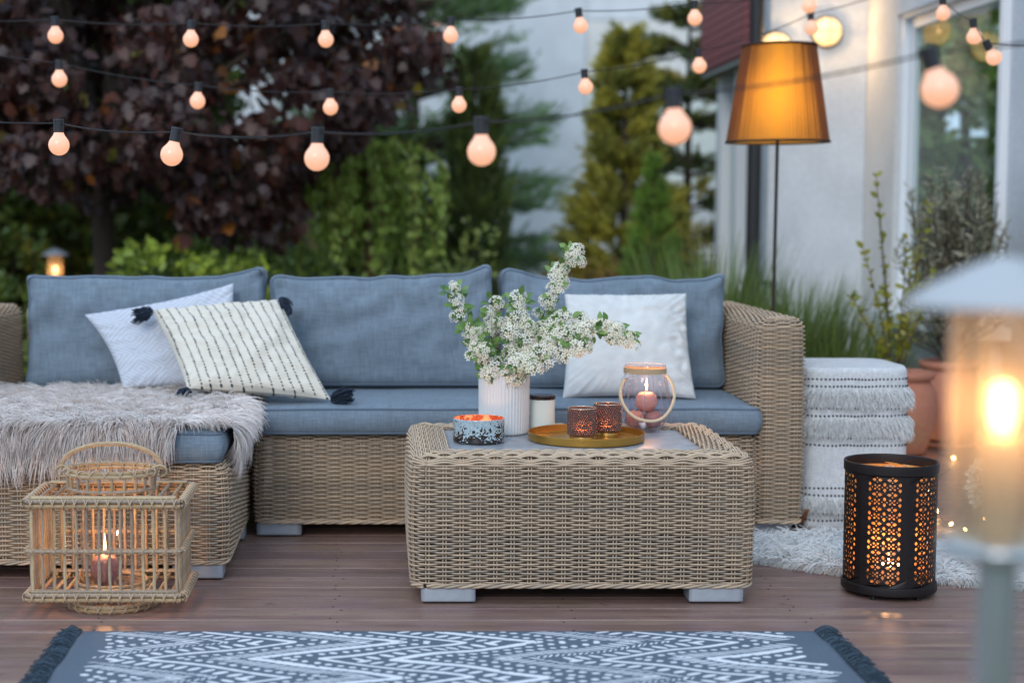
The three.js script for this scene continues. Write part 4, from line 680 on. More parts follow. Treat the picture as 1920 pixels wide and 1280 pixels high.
{ // faceted jar with rope handle
  const o = thing('glass_jar', 'faceted clear glass jar with rope handle and a burning candle', 'jar', [0.807, tY, -4.822]);
  const prof = [[0.044, 0], [0.05, 0.004], [0.05, 0.01], [0.064, 0.03], [0.0785, 0.058], [0.0805, 0.075], [0.078, 0.1], [0.07, 0.145], [0.0635, 0.168], [0.0615, 0.176], [0.0615, 0.203]], mb = new MB(), NA = 72;
  prof.forEach(([r, y], j) => { for (let i = 0; i <= NA; i++) { const a = (i / NA) * 2 * PI, f = 9, fold = j >= 3 && j <= 7 ? 0.0022 * (1 - Math.abs(Math.cos((f / 2) * (a + (j % 2 && j < 5 ? PI / f : 0))))) : 0; const q = r - fold; mb.vert(V(q * Math.cos(a), y, q * Math.sin(a)), V(Math.cos(a), 0, Math.sin(a)), a, y); } });
  for (let j = 0; j < prof.length - 1; j++) for (let i = 0; i < NA; i++) { const A = j * (NA + 1) + i; mb.i.push(A, A + NA + 1, A + 1, A + 1, A + NA + 1, A + NA + 2); }
  const c0 = mb.vert(V(0, 0.002, 0), V(0, -1, 0), 0, 0); for (let i = 0; i < NA; i++) mb.i.push(c0, i, i + 1);
  const g = mb.build(); g.computeVertexNormals(); part('glass', g, phys({ color: rgb(0.9, 0.87, 0.9), roughness: 0.03, transmission: 1, thickness: 0, ior: 1.55, side: THREE.DoubleSide }), o);
  const ridge = new MB(); for (let k = 0; k < 9; k++) { const a = (k / 9) * 2 * PI + 0.35, u = (r, y, da = 0) => V(r * Math.cos(a + da), y, r * Math.sin(a + da)); ridge.tube(curvePts([u(0.0805, 0.072), u(0.078, 0.1), u(0.07, 0.145), u(0.064, 0.168)], 10), 0.0011, 5); ridge.tube([u(0.0805, 0.072), u(0.0655, 0.031, 0.35), u(0.051, 0.011, 0)], 0.001, 5); ridge.tube([u(0.0805, 0.072), u(0.0655, 0.031, -0.35)], 0.001, 5); }
  part('facet_ridges', ridge.build(), phys({ color: rgb(0.6, 0.57, 0.62), roughness: 0.05, transmission: 0.7, thickness: 0, ior: 1.6 }), o, null, 'stuff');
  part('glass_rim', new THREE.TorusGeometry(0.0605, 0.0022, 10, 64).rotateX(PI / 2), phys({ color: rgb(0.85, 0.85, 0.88), roughness: 0.03, transmission: 0.75, thickness: 0, ior: 1.5 }), o, [0, 0.203, 0]);
  const jute = phys({ color: rgb(0.52, 0.38, 0.23), roughness: 0.95, bumpMap: sized(fineBump, 0.01), bumpScale: 0.0006 });
  const cord = new MB(); for (let k = 0; k < 6; k++) { const pts = []; for (let i = 0; i < 48; i++) { const a = (i / 48) * 2 * PI; pts.push(V(0.0632 * Math.cos(a), 0.1795 + k * 0.0027, 0.0632 * Math.sin(a))); } cord.tube(pts, 0.0016, 6, { closed: true }); } part('cord_wrap', cord.build(), jute, o);
  // the handle hangs forward across the front
  const path = new THREE.CatmullRomCurve3([[-0.062, 0.171, 0.03], [-0.074, 0.155, 0.042], [-0.083, 0.125, 0.054], [-0.073, 0.085, 0.075], [-0.045, 0.055, 0.09], [0.0, 0.043, 0.096], [0.035, 0.05, 0.092], [0.066, 0.08, 0.076], [0.08, 0.12, 0.056], [0.074, 0.155, 0.04], [0.061, 0.174, 0.024]].map((q) => V(...q))), rope = new MB(), M = 150, fr = path.computeFrenetFrames(M);
  for (let s = 0; s < 3; s++) { const pts = []; for (let k = 0; k <= M; k++) { const t = k / M, a = t * 2 * PI * 24 + (s * 2 * PI) / 3; pts.push(path.getPointAt(t).addScaledVector(fr.normals[k], 0.0026 * Math.cos(a)).addScaledVector(fr.binormals[k], 0.0026 * Math.sin(a))); } rope.tube(pts, 0.0027, 6, { cap: true }); }
  const h = part('rope_handle', rope.build(), phys({ color: rgb(0.62, 0.5, 0.34), roughness: 0.95 }), o);
  const sleeve = part('metal_sleeve', new THREE.CylinderGeometry(0.0068, 0.0068, 0.018, 18), phys({ color: rgb(0.8, 0.8, 0.82), roughness: 0.15, metalness: 1 }), h, [-0.067, 0.164, 0.036]); sleeve.rotation.set(0.5, 0, -0.75);
  part('wire_ring', new THREE.TorusGeometry(0.009, 0.0009, 6, 24), phys({ color: rgb(0.7, 0.7, 0.7), roughness: 0.2, metalness: 1 }), h, [-0.052, 0.173, 0.042]);
}
{
  const pink = phys({ color: rgb(0.6, 0.25, 0.19), roughness: 0.5, bumpMap: sized(fineBump, 0.08), bumpScale: 0.001 }), ball = (r, f = 1) => lathe([[0, 0], [r * 0.5, r * 0.1], [r * 0.85, r * 0.45], [r, r], [r * 0.9, r * 1.45], [r * 0.62, r * 1.75], [r * 0.4, r * 1.8], [0.0, r * 1.76]], 32);
  const o = thing('ball_candle', 'pink ball candle burning on top inside the glass jar', 'candle', [0.812, tY + 0.058, -4.822]); part('wax', ball(0.034), pink, o); flame(o, 0, 0.0598, 0, 0.04, 0.05);
  solo('ball_candle', ball(0.029), pink, 'unlit pink ball candle low on the left inside the glass jar', 'candle', [0.775, tY + 0.012, -4.805]);
  solo('ball_candle', ball(0.0285), std(rgb(0.36, 0.16, 0.15), 0.55), 'dusky unlit ball candle low on the right inside the glass jar', 'candle', [0.832, tY + 0.01, -4.82]);
  solo('sea_shell', lathe([[0, 0], [0.006, 0.001], [0.0105, 0.005], [0.011, 0.009], [0.007, 0.014], [0.004, 0.019], [0, 0.024]], 20).rotateZ(1.1), std(rgb(0.72, 0.72, 0.7), 0.4), 'small pale shell lying at the bottom of the glass jar', 'shell', [0.803, tY + 0.02, -4.778]);
}

// ---------------------------------------------------------------- blossom branches in the vase
{
  const petalC = [rgb(0.97, 0.91, 0.78), rgb(0.98, 0.94, 0.85), rgb(0.95, 0.9, 0.7)], eye = rgb(0.36, 0.34, 0.1);
  const bloom = (mb, p, n, s) => { const q = qUp(n), x = V(1, 0, 0).applyQuaternion(q), z = V(0, 0, 1).applyQuaternion(q), c = mixC(petalC); const at = (a, r, h) => p.clone().addScaledVector(x, r * s * Math.cos(a)).addScaledVector(z, r * s * Math.sin(a)).addScaledVector(n, h * s);
    for (let k = 0; k < 5; k++) { const a = (k / 5) * 2 * PI, m = n, id = [mb.vert(at(a, 0.12, 0), m, 0, 0, c), mb.vert(at(a - 0.5, 0.72, 0.2), m, 0, 0, c), mb.vert(at(a, 1.05, 0.28), m, 0, 0, c), mb.vert(at(a + 0.5, 0.72, 0.2), m, 0, 0, c)]; mb.i.push(id[0], id[2], id[1], id[0], id[3], id[2]); }
    const e = [0, 1, 2, 3].map((k) => mb.vert(at(k * PI / 2, 0.2, 0.12), n, 0, 0, eye)), t = mb.vert(at(0, 0, 0.3), n, 0, 0, eye); for (let k = 0; k < 4; k++) mb.i.push(t, e[(k + 1) % 4], e[k]); };
  const clusterGeos = [0, 1, 2, 3].map(() => { const mb = new MB(true), N = 22; for (let k = 0; k < N; k++) { const y = 1 - (k / N) * 1.35, a = k * 2.39996 + rr(-0.2, 0.2), q = Math.sqrt(Math.max(0, 1 - y * y)), n = V(q * Math.cos(a), y, q * Math.sin(a)).normalize(); bloom(mb, V(n.x, n.y * 0.7, n.z).multiplyScalar(rr(0.85, 1.05)), n.clone().add(V(0, 0.25, 0)).normalize(), rr(0.28, 0.36)); const g = mixC([rgb(0.4, 0.46, 0.22), rgb(0.46, 0.5, 0.26)]); mb.tube([V(0, -0.55, 0), V(n.x * 0.8, n.y * 0.55, n.z * 0.8)], 0.02, 3, { color: g }); } return mb.build(); });
  const blossomMat = phys({ vertexColors: true, roughness: 0.85, side: THREE.DoubleSide, transmission: 0.3, thickness: 0 });
  const leafGeo = (() => { const g = new THREE.PlaneGeometry(1, 1, 2, 4), P = g.attributes.position; for (let k = 0; k < P.count; k++) { const t = P.getY(k) + 0.5, w = Math.sin(PI * Math.pow(t, 0.85)) * 0.62 + 0.02, x = P.getX(k) * w; P.setXYZ(k, x, t, -0.18 * t * t + Math.abs(x) * 0.35); } g.computeVertexNormals(); return g; })();
  const leafMats = [[0.12, 0.24, 0.05], [0.17, 0.31, 0.07], [0.22, 0.36, 0.09], [0.09, 0.19, 0.055]].map((c) => phys({ color: rgb(...c), roughness: 0.5, side: THREE.DoubleSide, transmission: 0.25, thickness: 0 }));
  const twig = std(rgb(0.13, 0.075, 0.045), 0.85), M = V(0.377, 0.5, -4.785);
  const G = 'blossom branches in the vase';
  const branch = (label, pts, clusters, leaves) => {
    const o = thing('blossom_branch', label, 'flowering branch', [M.x, M.y, M.z], 0, G), path = new THREE.CatmullRomCurve3(pts.map((q) => V(...q)));
    part('twig', tubeGeo(path.getPoints(24), (t) => 0.0021 - 0.0013 * t, 6), twig, o);
    for (const [t, s, ox, oy, oz] of clusters) { const p = path.getPointAt(t).add(V(ox ?? rr(-0.018, 0.018), oy ?? rr(-0.004, 0.014), oz ?? rr(-0.006, 0.02))), m = part('flower_cluster', clusterGeos[Math.floor(rnd() * 4)], blossomMat, o, p.toArray()); m.scale.setScalar(s * 1.3); m.quaternion.copy(qUp(V(rr(-0.6, 0.6) + (ox ?? 0) * 20, 0.7, rr(0.1, 0.9)))); }
    for (let k = 0; k < leaves * 1.9; k++) { const t = rr(0.42, 1), T = path.getTangentAt(t), d = V(rr(-1, 1), rr(-0.6, 0.7), rr(-0.4, 1)).addScaledVector(T, 0.5).normalize(), p = path.getPointAt(t).addScaledVector(d, rr(0.012, 0.03)), f = part('leaf', leafGeo, leafMats[Math.floor(rnd() * 4)], o, p.toArray()); f.scale.set(rr(0.024, 0.034), rr(0.024, 0.036), 0.03); f.quaternion.copy(qBasis(d, V(rr(-0.5, 0.5), rr(0.1, 0.8), 1))); }
  };
  const auto = (n, a, b, s0 = 0.017, s1 = 0.024) => Array.from({ length: n }, (_, k) => [lerp(a, b, n > 1 ? k / (n - 1) : 0.5), rr(s0, s1)]);
  branch('leftmost branch curving up to a small blossom tuft', [[-0.02, -0.08, 0], [-0.045, 0.12, 0.0], [-0.085, 0.19, 0.01], [-0.135, 0.25, 0.01], [-0.152, 0.335, 0.01]], [...auto(8, 0.5, 0.92, 0.016, 0.022), [0.99, 0.013], [1, 0.012, 0, 0.012, 0]], 26);
  branch('short bushy branch low on the left of the vase', [[-0.01, -0.08, 0], [-0.05, 0.1, 0.02], [-0.085, 0.15, 0.03], [-0.105, 0.215, 0.03]], auto(9, 0.55, 1, 0.017, 0.025), 22);
  branch('upright branch with a lone blossom head left of centre', [[-0.01, -0.08, 0], [-0.03, 0.12, 0.01], [-0.04, 0.2, 0.01], [-0.036, 0.295, 0.015]], [...auto(4, 0.75, 1, 0.014, 0.02), [0.85, 0.016, 0.022, 0, 0.01], [0.5, 0.016]], 14);
  branch('upright branch with dense blossom in the middle', [[0.0, -0.08, 0], [0.01, 0.12, 0.01], [0.03, 0.2, 0.02], [0.04, 0.305, 0.01]], [...auto(8, 0.55, 0.98, 0.018, 0.026), [0.7, 0.022, 0.04, 0.0, 0.02], [0.8, 0.02, 0.035, 0, 0.02], [0.6, 0.02, 0.055, 0, 0.02]], 22);
  branch('tallest branch reaching up to the right', [[0.01, -0.08, -0.01], [0.06, 0.14, -0.02], [0.105, 0.225, -0.02], [0.145, 0.32, -0.02], [0.17, 0.385, -0.02], [0.21, 0.445, -0.02]], [...auto(8, 0.72, 0.97, 0.017, 0.025), [1, 0.02, 0.004, 0.006, 0], [0.99, 0.018, 0.018, -0.022, 0.01], [0.67, 0.015], [0.62, 0.012]], 24);
  branch('long branch stretching right to a drooping blossom tip', [[0.01, -0.08, 0], [0.06, 0.11, 0.01], [0.13, 0.185, 0.02], [0.23, 0.205, 0.02], [0.29, 0.215, 0.02], [0.34, 0.205, 0.02], [0.356, 0.175, 0.02]], [...auto(12, 0.4, 0.76, 0.018, 0.026), ...auto(6, 0.84, 1, 0.015, 0.023), [0.9, 0.02, 0.0, -0.02, 0.02], [0.96, 0.02, 0.005, -0.01, 0.02]], 30);
  branch('arching branch of warm lit blossom low on the right', [[0.01, -0.08, 0.01], [0.05, 0.1, 0.03], [0.1, 0.145, 0.04], [0.17, 0.165, 0.04], [0.235, 0.165, 0.03]], [...auto(13, 0.42, 1, 0.018, 0.027), [0.7, 0.022, 0, -0.03, 0.02], [0.85, 0.022, 0, -0.025, 0.02]], 22);
  branch('short branch spilling over the front rim of the vase', [[0.0, -0.08, 0.02], [0.02, 0.09, 0.06], [0.05, 0.12, 0.085], [0.075, 0.105, 0.1]], auto(10, 0.55, 1, 0.018, 0.026), 14);
  branch('small leafy branch tucked over the left rim', [[-0.02, -0.08, 0.02], [-0.03, 0.1, 0.05], [-0.05, 0.13, 0.06], [-0.075, 0.155, 0.05]], auto(6, 0.6, 1, 0.016, 0.023), 16);
  branch('leafy blossom sprig between the tall and the long branch', [[0.01, -0.08, 0], [0.06, 0.13, 0.0], [0.12, 0.21, 0.0], [0.19, 0.245, 0.0], [0.215, 0.25, 0.0]], auto(9, 0.5, 1, 0.016, 0.023), 30);
}

// ---------------------------------------------------------------- festoon lights
const bulbGlow = phys({ color: rgb(0.42, 0.34, 0.3), emissive: rgb(1, 0.43, 0.2), emissiveIntensity: 0.6, roughness: 0.18 });
const socketMat = phys({ color: rgb(0.016, 0.018, 0.022), roughness: 0.45 }), cableMat = std(rgb(0.012, 0.013, 0.014), 0.6);
const bulbGeo = lathe([[0, -0.025], [0.0065, -0.0242], [0.0125, -0.0217], [0.0178, -0.0176], [0.0217, -0.0125], [0.0242, -0.0065], [0.025, 0], [0.0242, 0.0065], [0.0217, 0.0125], [0.0178, 0.0178], [0.0145, 0.0222], [0.0125, 0.0262], [0.0108, 0.031]], 32).scale(1.15, 1.15, 1.15);
const socketGeo = lathe([[0.0, 0], [0.0118, 0], [0.012, 0.0015], [0.012, 0.026], [0.0128, 0.027], [0.0128, 0.0305], [0.0118, 0.0315], [0, 0.032]], 24).scale(1.15, 1.15, 1.15);
function festoon(label, pts, ends, tilts, twisted) {
  const o = thing('string_lights', label, 'string lights', [0, 0, 0], 0, 'festoon lights over the terrace'), up = 0.06;
  const tops = pts.map(([x, y, z], k) => V(x - Math.sin(tilts[k] ?? 0) * up, y + up * Math.cos(tilts[k] ?? 0), z)), knots = [V(...ends[0]), ...tops, V(...ends[1])], fine = [];
  for (let k = 0; k < knots.length - 1; k++) for (let j = 0; j < 24; j++) { const t = j / 24, p = knots[k].clone().lerp(knots[k + 1], t); p.y -= 4 * t * (1 - t) * 0.012 * knots[k].distanceTo(knots[k + 1]) * 2; fine.push(p); } fine.push(knots.at(-1));
  const mb = new MB();
  if (twisted) { const path = new THREE.CatmullRomCurve3(fine), n = 700, P = path.getSpacedPoints(n), L = path.getLength(); for (const s of [0, PI]) mb.tube(P.map((p, k) => { const a = ((k / n) * L) / 0.016 * 2 * PI + s; return p.clone().add(V(0, 0.0017 * Math.sin(a), 0.0017 * Math.cos(a))); }), 0.0015, 5); }
  else mb.tube(fine, 0.0022, 6);
  part('cable', mb.build(), cableMat, o);
  pts.forEach(([x, y, z], k) => {
    const s = part('lamp_holder', socketGeo, socketMat, o, [x, y, z]); s.rotation.z = tilts[k] ?? 0; s.translateY(0.034);
    part('bulb', bulbGeo, bulbGlow, s, [0, -0.034, 0]);
    const l = new THREE.PointLight(rgb(1, 0.5, 0.28), 0.012); l.position.set(x, y, z); scene.add(l);
  });
}
festoon('nearest festoon string on a twisted black cord', [[-0.879, 1.247, -4.427], [-0.528, 1.209, -4.105], [-0.141, 1.185, -3.668], [0.208, 1.184, -3.254], [0.520, 1.209, -2.829], [0.883, 1.254, -2.541]], [[-1.610, 1.405, -4.945], [1.495, 1.405, -2.127]], [0, -0.22, -0.03, 0.02, 0.05, 0.32], true);
festoon('middle festoon string sagging over the sofa', [[-1.175, 1.551, -5.945], [-0.674, 1.475, -6.003], [-0.182, 1.458, -6.095], [0.307, 1.471, -6.164], [0.811, 1.552, -6.325], [1.278, 1.644, -6.440], [1.845, 1.845, -6.900]], [[-1.725, 1.704, -5.865], [2.645, 2.198, -7.360]], [0, -0.06, 0.04, 0, 0.1, 0.1, 0.1], false);
festoon('topmost festoon string running along the upper edge', [[-1.187, 1.709, -5.945], [-0.690, 1.696, -5.945], [-0.196, 1.701, -6.003], [0.274, 1.734, -6.164], [0.789, 1.788, -6.325], [1.248, 1.826, -6.394], [1.763, 1.904, -6.635]], [[-1.725, 1.773, -5.865], [2.760, 2.198, -7.130]], [0.02, -0.03, 0.05, -0.03, 0.16, 0.06, 0.08], false);
festoon('short festoon string sloping down to the white pillar', [[2.311, 1.874, -6.635], [2.268, 1.728, -6.164], [2.262, 1.630, -5.945]], [[2.300, 2.095, -7.130], [2.357, 1.658, -5.750]], [0.05, 0.1, 0.5], false);

// ---------------------------------------------------------------- floor lamp behind the sofa arm
{
  const o = thing('floor_lamp', 'floor lamp with pleated amber shade behind the sofa arm', 'floor lamp', [1.59, 0, -6.42]);
  const y0 = 1.343, y1 = 1.722, r0 = 0.203, r1 = 0.145;
  part('shade_lining', lathe([[r0 - 0.006, y0], [r1 - 0.006, y1]], 96), phys({ color: rgb(0.74, 0.38, 0.035), roughness: 1, transmission: 0.75, thickness: 0, side: THREE.DoubleSide }), o);
  const fin = new MB(), n = 100; for (let k = 0; k < n; k++) { const a = (k / n) * 2 * PI + rr(-0.006, 0.006), c = Math.cos(a), s = Math.sin(a), t = V(-s, 0, c), e = 0.0017; // pleats stand out from the lining
    const q = [[r0 - 0.0055, y0], [r0 - 0.001, y0], [r1 - 0.001, y1], [r1 - 0.0055, y1]]; for (const d of [1, -1]) { const id = q.map(([r, y]) => fin.vert(V(r * c, y, r * s).addScaledVector(t, d * e), t.clone().multiplyScalar(d), r, y)); d < 0 ? fin.i.push(id[0], id[2], id[1], id[0], id[3], id[2]) : fin.i.push(id[0], id[1], id[2], id[0], id[2], id[3]); } }
  part('pleats', fin.build(), phys({ color: rgb(0.2, 0.085, 0.03), roughness: 1, transmission: 0.35, thickness: 0, side: THREE.DoubleSide }), o, null, 'stuff');
  const dark = std(rgb(0.025, 0.015, 0.01), 0.8);
  for (const [r, y] of [[r0, y0], [r1, y1]]) part('shade_trim', lathe([[r - 0.007, y - 0.004], [r + 0.0025, y - 0.004], [r + 0.0025, y + 0.004], [r - 0.007, y + 0.004], [r - 0.007, y - 0.004]], 72), dark, o);
  const spider = new MB(); for (let k = 0; k < 3; k++) { const a = k * 2.094; spider.tube([V(0, y1 - 0.03, 0), V((r1 - 0.006) * Math.cos(a), y1 - 0.006, (r1 - 0.006) * Math.sin(a))], 0.0018, 6); } part('shade_spider', spider.build(), dark, o);
  part('pole', tubeGeo([V(-0.006, 0.02, 0), V(-0.003, 0.8, 0), V(0, 1.42, 0)], 0.0068, 14), phys({ color: rgb(0.05, 0.04, 0.03), roughness: 0.35, metalness: 0.6 }), o);
  part('base', lathe([[0, 0], [0.14, 0], [0.142, 0.004], [0.138, 0.014], [0.02, 0.024], [0.008, 0.03], [0, 0.03]], 48), phys({ color: rgb(0.05, 0.04, 0.03), roughness: 0.4, metalness: 0.6 }), o, [-0.006, 0, 0]);
  part('bulb', lathe([[0, 1.42], [0.013, 1.42], [0.014, 1.45], [0.022, 1.475], [0.029, 1.5], [0.026, 1.525], [0.015, 1.54], [0, 1.545]], 24), phys({ color: rgb(1, 0.9, 0.7), emissive: rgb(1, 0.72, 0.4), emissiveIntensity: 5, roughness: 0.5 }), o);
  const l = new THREE.PointLight(rgb(1, 0.68, 0.34), 0.145); l.position.set(1.59, 1.5, -6.42); l.castShadow = true; l.shadow.radius = 1.2; scene.add(l);
}

// ---------------------------------------------------------------- fairy lights on the deck
{
  const o = thing('fairy_lights', 'thin wire of tiny warm lights curling over the deck', 'fairy lights');
  const path = new THREE.CatmullRomCurve3([[2.44, 0.006, -7.45], [2.42, 0.012, -7.2], [2.47, 0.006, -6.8], [2.22, 0.006, -6.3], [1.99, 0.005, -5.75], [1.955, 0.016, -5.53], [1.925, 0.008, -5.32], [1.95, 0.006, -5.23], [2.06, 0.018, -5.37], [2.2, 0.006, -5.3], [2.35, 0.006, -5.5]].map((q) => V(...q)));
  part('wire', tubeGeo(path.getPoints(120), 0.0016, 6), std(rgb(0.05, 0.03, 0.02), 0.7), o);
  const glow = phys({ color: rgb(1, 0.8, 0.5), emissive: rgb(1, 0.6, 0.24), emissiveIntensity: 26, roughness: 0.4 });
  for (const t of [0.03, 0.1, 0.2, 0.35, 0.5, 0.6, 0.69, 0.8, 0.92]) { const p = path.getPoint(t), e = part('led', lathe([[0, 0], [0.004, 0.001], [0.0055, 0.007], [0.004, 0.013], [0, 0.015]], 10), glow, o, [p.x, p.y + 0.003, p.z]); e.rotation.z = rr(-0.8, 0.8); const l = new THREE.PointLight(rgb(1, 0.6, 0.25), 0.004); l.position.set(p.x, p.y + 0.009, p.z); scene.add(l); }
}

// ---------------------------------------------------------------- plants
const leafMat = (rough = 0.6, tr = 0.3) => phys({ color: rgb(1, 1, 1), roughness: rough, transmission: tr, thickness: 0, side: THREE.DoubleSide });
const barkMat = (c) => std(c, 0.95, { bumpMap: sized(fineBump, 0.12), bumpScale: 0.006, map: sized(mottle, 0.4) });
function outlineLeaf(pts, fold = 0.12) { // a leaf blade from half an outline, folded along its midrib, one unit long
  const mb = new MB(), mid = pts.map(([, y]) => mb.vert(V(0, y, -0.1 * y * y), V(0, 0, 1), 0.5, y));
  for (const s of [1, -1]) { const e = pts.map(([x, y]) => mb.vert(V(s * x, y, fold * x - 0.1 * y * y), V(0, 0, 1), 0.5 + s * x, y)); for (let k = 0; k < pts.length - 1; k++) s > 0 ? mb.i.push(mid[k], e[k], e[k + 1], mid[k], e[k + 1], mid[k + 1]) : mb.i.push(mid[k], e[k + 1], e[k], mid[k], mid[k + 1], e[k + 1]); }
  const g = mb.build(); g.computeVertexNormals(); return g;
}
const mapleLeaf = outlineLeaf([[0.02, 0], [0.18, 0.02], [0.5, 0.12], [0.3, 0.3], [0.58, 0.52], [0.36, 0.55], [0.24, 0.66], [0.26, 0.8], [0.1, 0.86], [0, 1]]);
const plainLeaf = outlineLeaf([[0.01, 0], [0.2, 0.2], [0.28, 0.45], [0.18, 0.75], [0, 1]]);
const narrowLeaf = outlineLeaf([[0.01, 0], [0.09, 0.3], [0.08, 0.6], [0, 1]]);
function sprayGeo(n, len, w, spread, seedN = 0) { // a tuft of fine leaflets along a short shoot
  const mb = new MB();
  for (let k = 0; k < n; k++) {
    const t = k / n, s = k % 2 ? 1 : -1, a = V(0, t * 0.8, 0), d = V(s * rr(0.5, 1) * spread, rr(0.5, 0.9), rr(-0.5, 0.5) * spread).normalize().multiplyScalar(len * rr(0.7, 1.1) * (1 - 0.35 * t)), u = V(rr(-1, 1), rr(-1, 1), rr(-1, 1)).cross(d).normalize().multiplyScalar(w), nn = V().crossVectors(u, d).normalize();
    const i = [mb.vert(a.clone().add(u), nn, 0, 0), mb.vert(a.clone().sub(u), nn, 0, 0), mb.vert(a.clone().addScaledVector(d, 0.6).addScaledVector(u, 1.1), nn, 0, 0), mb.vert(a.clone().addScaledVector(d, 0.6).addScaledVector(u, -1.1), nn, 0, 0), mb.vert(a.clone().add(d), nn, 0, 0)]; mb.i.push(i[0], i[2], i[1], i[1], i[2], i[3], i[2], i[4], i[3]);
  }
  return mb.build();
}
const spray = sprayGeo(16, 0.42, 0.028, 0.8), needleSpray = sprayGeo(26, 0.26, 0.013, 0.9);
const inBall = () => { let p; do p = V(rr(-1, 1), rr(-1, 1), rr(-1, 1)); while (p.lengthSq() > 1); return p; };
// a crown of leaves gathered in clumps through an ellipsoid
function leafCrown(o, centre, R, n, geo, mat, size, tones, { clumps = 60, clumpR = 0.22, droop = 0.5, shell = 0.55, keep } = {}) {
  const items = [], cs = []; let tries = 0;
  while (cs.length < clumps && tries++ < clumps * 20) { const p = inBall(); if (p.length() < shell * rnd()) continue; const q = p.clone().multiply(R).add(centre); if (!keep || keep(q)) cs.push([q, rr(0.6, 1.3), mixC(tones)]); }
  for (let k = 0; k < n; k++) {
    const [c, s, t] = cs[Math.floor(rnd() * cs.length)], d = inBall(), p = c.clone().add(V(d.x, d.y * 0.7, d.z).multiplyScalar(clumpR * s)); const out = p.clone().sub(centre).normalize();
    const dir = out.multiplyScalar(0.6).add(V(rr(-0.6, 0.6), -droop + rr(-0.4, 0.5), rr(-0.6, 0.6)));
    items.push({ p, q: qUp(dir), s: rr(size * 0.7, size * 1.25), c: t.clone().lerp(mixC(tones), 0.5).multiplyScalar(rr(0.75, 1.25)) });
  }
  return [copies('crown', geo, mat, items, o), cs];
}
function limbs(o, base, cs, n, r, mat) { const mb = new MB(); for (let k = 0; k < n; k++) { const e = cs[Math.floor((k / n) * cs.length)][0], m = base.clone().lerp(e, 0.5).add(V(rr(-0.1, 0.1), 0.12, rr(-0.1, 0.1))); mb.tube(curvePts([base, m, e], 8), (t) => r * (1 - 0.8 * t) + 0.004, 6); } return part('limbs', mb.build(), mat, o); }

{ // copper leaved maple that fills the upper left
  const o = thing('maple_tree', 'dark purple leaved maple tree spreading over the upper left', 'tree'), bark = barkMat(rgb(0.07, 0.05, 0.035));
  part('trunk', tubeGeo([V(-1.545, -0.1, -9), V(-1.53, 0.5, -9), V(-1.56, 1.1, -9.05), V(-1.5, 1.8, -9.1)], (t) => 0.075 - 0.025 * t, 12), bark, o);
  const tones = [rgb(0.045, 0.013, 0.009), rgb(0.066, 0.018, 0.010), rgb(0.034, 0.014, 0.014), rgb(0.092, 0.024, 0.010), rgb(0.051, 0.018, 0.015)];
  const keep = (q) => !(q.x > -0.45 && q.y < 1.35 + (q.x + 0.45) * 0.7) && !(q.x > 0.15 && q.y > 2.0) && q.y > (q.x < -1.15 ? 1.3 : 0.95) + 0.1 * Math.sin(q.x * 5);
  const [, cs] = leafCrown(o, V(-1.55, 2.2, -9.15), V(1.95, 1.5, 1.2), 26000, mapleLeaf, leafMat(0.5, 0.25), 0.068, tones, { clumps: 220, clumpR: 0.27, droop: 0.75, shell: 0.75, keep });
  limbs(o, V(-1.54, 1.2, -9.05), cs, 16, 0.03, bark);
  const warm = [rgb(0.25, 0.08, 0.015), rgb(0.354, 0.119, 0.012), rgb(0.189, 0.194, 0.019), rgb(0.12, 0.03, 0.02)], items = []; // young orange shoots
  for (let k = 0; k < 900; k++) { const [c] = cs[Math.floor(rnd() * cs.length)]; const d = inBall(); items.push({ p: c.clone().addScaledVector(d, 0.26), q: qUp(V(d.x, -0.5, d.z + 0.3)), s: rr(0.06, 0.1), c: mixC(warm) }); }
  copies('young_leaves', mapleLeaf, leafMat(0.5, 0.35), items, o);
}
const bush = (name, label, c, R, n, size, tones, opts = {}, geo = plainLeaf, group = 'shrubs behind the sofa') => { const o = thing(name, label, 'shrub', [0, 0, 0], 0, group), [, cs] = leafCrown(o, V(...c), V(...R), n, geo, leafMat(0.55, 0.3), size, tones, { clumps: 34, clumpR: 0.13, droop: 0.1, shell: 0.6, ...opts }); const mb = new MB(), b = V(c[0], -0.1, c[2]); for (let k = 0; k < 8; k++) mb.tube(curvePts([b, b.clone().lerp(cs[k][0], 0.5).add(V(0, 0.05, 0)), cs[k][0]], 6), (t) => 0.012 * (1 - 0.7 * t), 5); part('stems', mb.build(), barkMat(rgb(0.06, 0.045, 0.03)), o); return o; };
const fresh = [rgb(0.16, 0.24, 0.035), rgb(0.22, 0.3, 0.05), rgb(0.1, 0.16, 0.025), rgb(0.27, 0.33, 0.07)];
const moss = [rgb(0.169, 0.262, 0.035), rgb(0.269, 0.369, 0.035), rgb(0.119, 0.185, 0.032)], lime = [rgb(0.437, 0.524, 0.053), rgb(0.303, 0.431, 0.045), rgb(0.169, 0.246, 0.035)], deep = [rgb(0.060, 0.109, 0.022), rgb(0.101, 0.154, 0.028), rgb(0.074, 0.093, 0.017)];
bush('garden_shrub', 'mossy green shrub behind the far garden lamp', [-2.3, 0.25, -9.6], [0.6, 0.42, 0.5], 1500, 0.07, moss);
bush('garden_shrub', 'mossy shrub low beneath the maple trunk', [-1.35, 0.4, -9.9], [0.55, 0.5, 0.4], 1300, 0.07, moss);
bush('garden_shrub', 'bright lime shrub behind the left back cushion', [-0.75, 0.5, -8.7], [0.3, 0.42, 0.3], 900, 0.055, lime);
bush('garden_shrub', 'lime leaved shrub between maple trunk and weeping tree', [-1.15, 0.62, -8.5], [0.3, 0.32, 0.25], 600, 0.06, lime, { clumps: 16 });
bush('garden_shrub', 'wide mossy shrub at the foot of the weeping tree', [-0.35, 0.35, -10.4], [0.8, 0.5, 0.4], 1800, 0.06, moss);
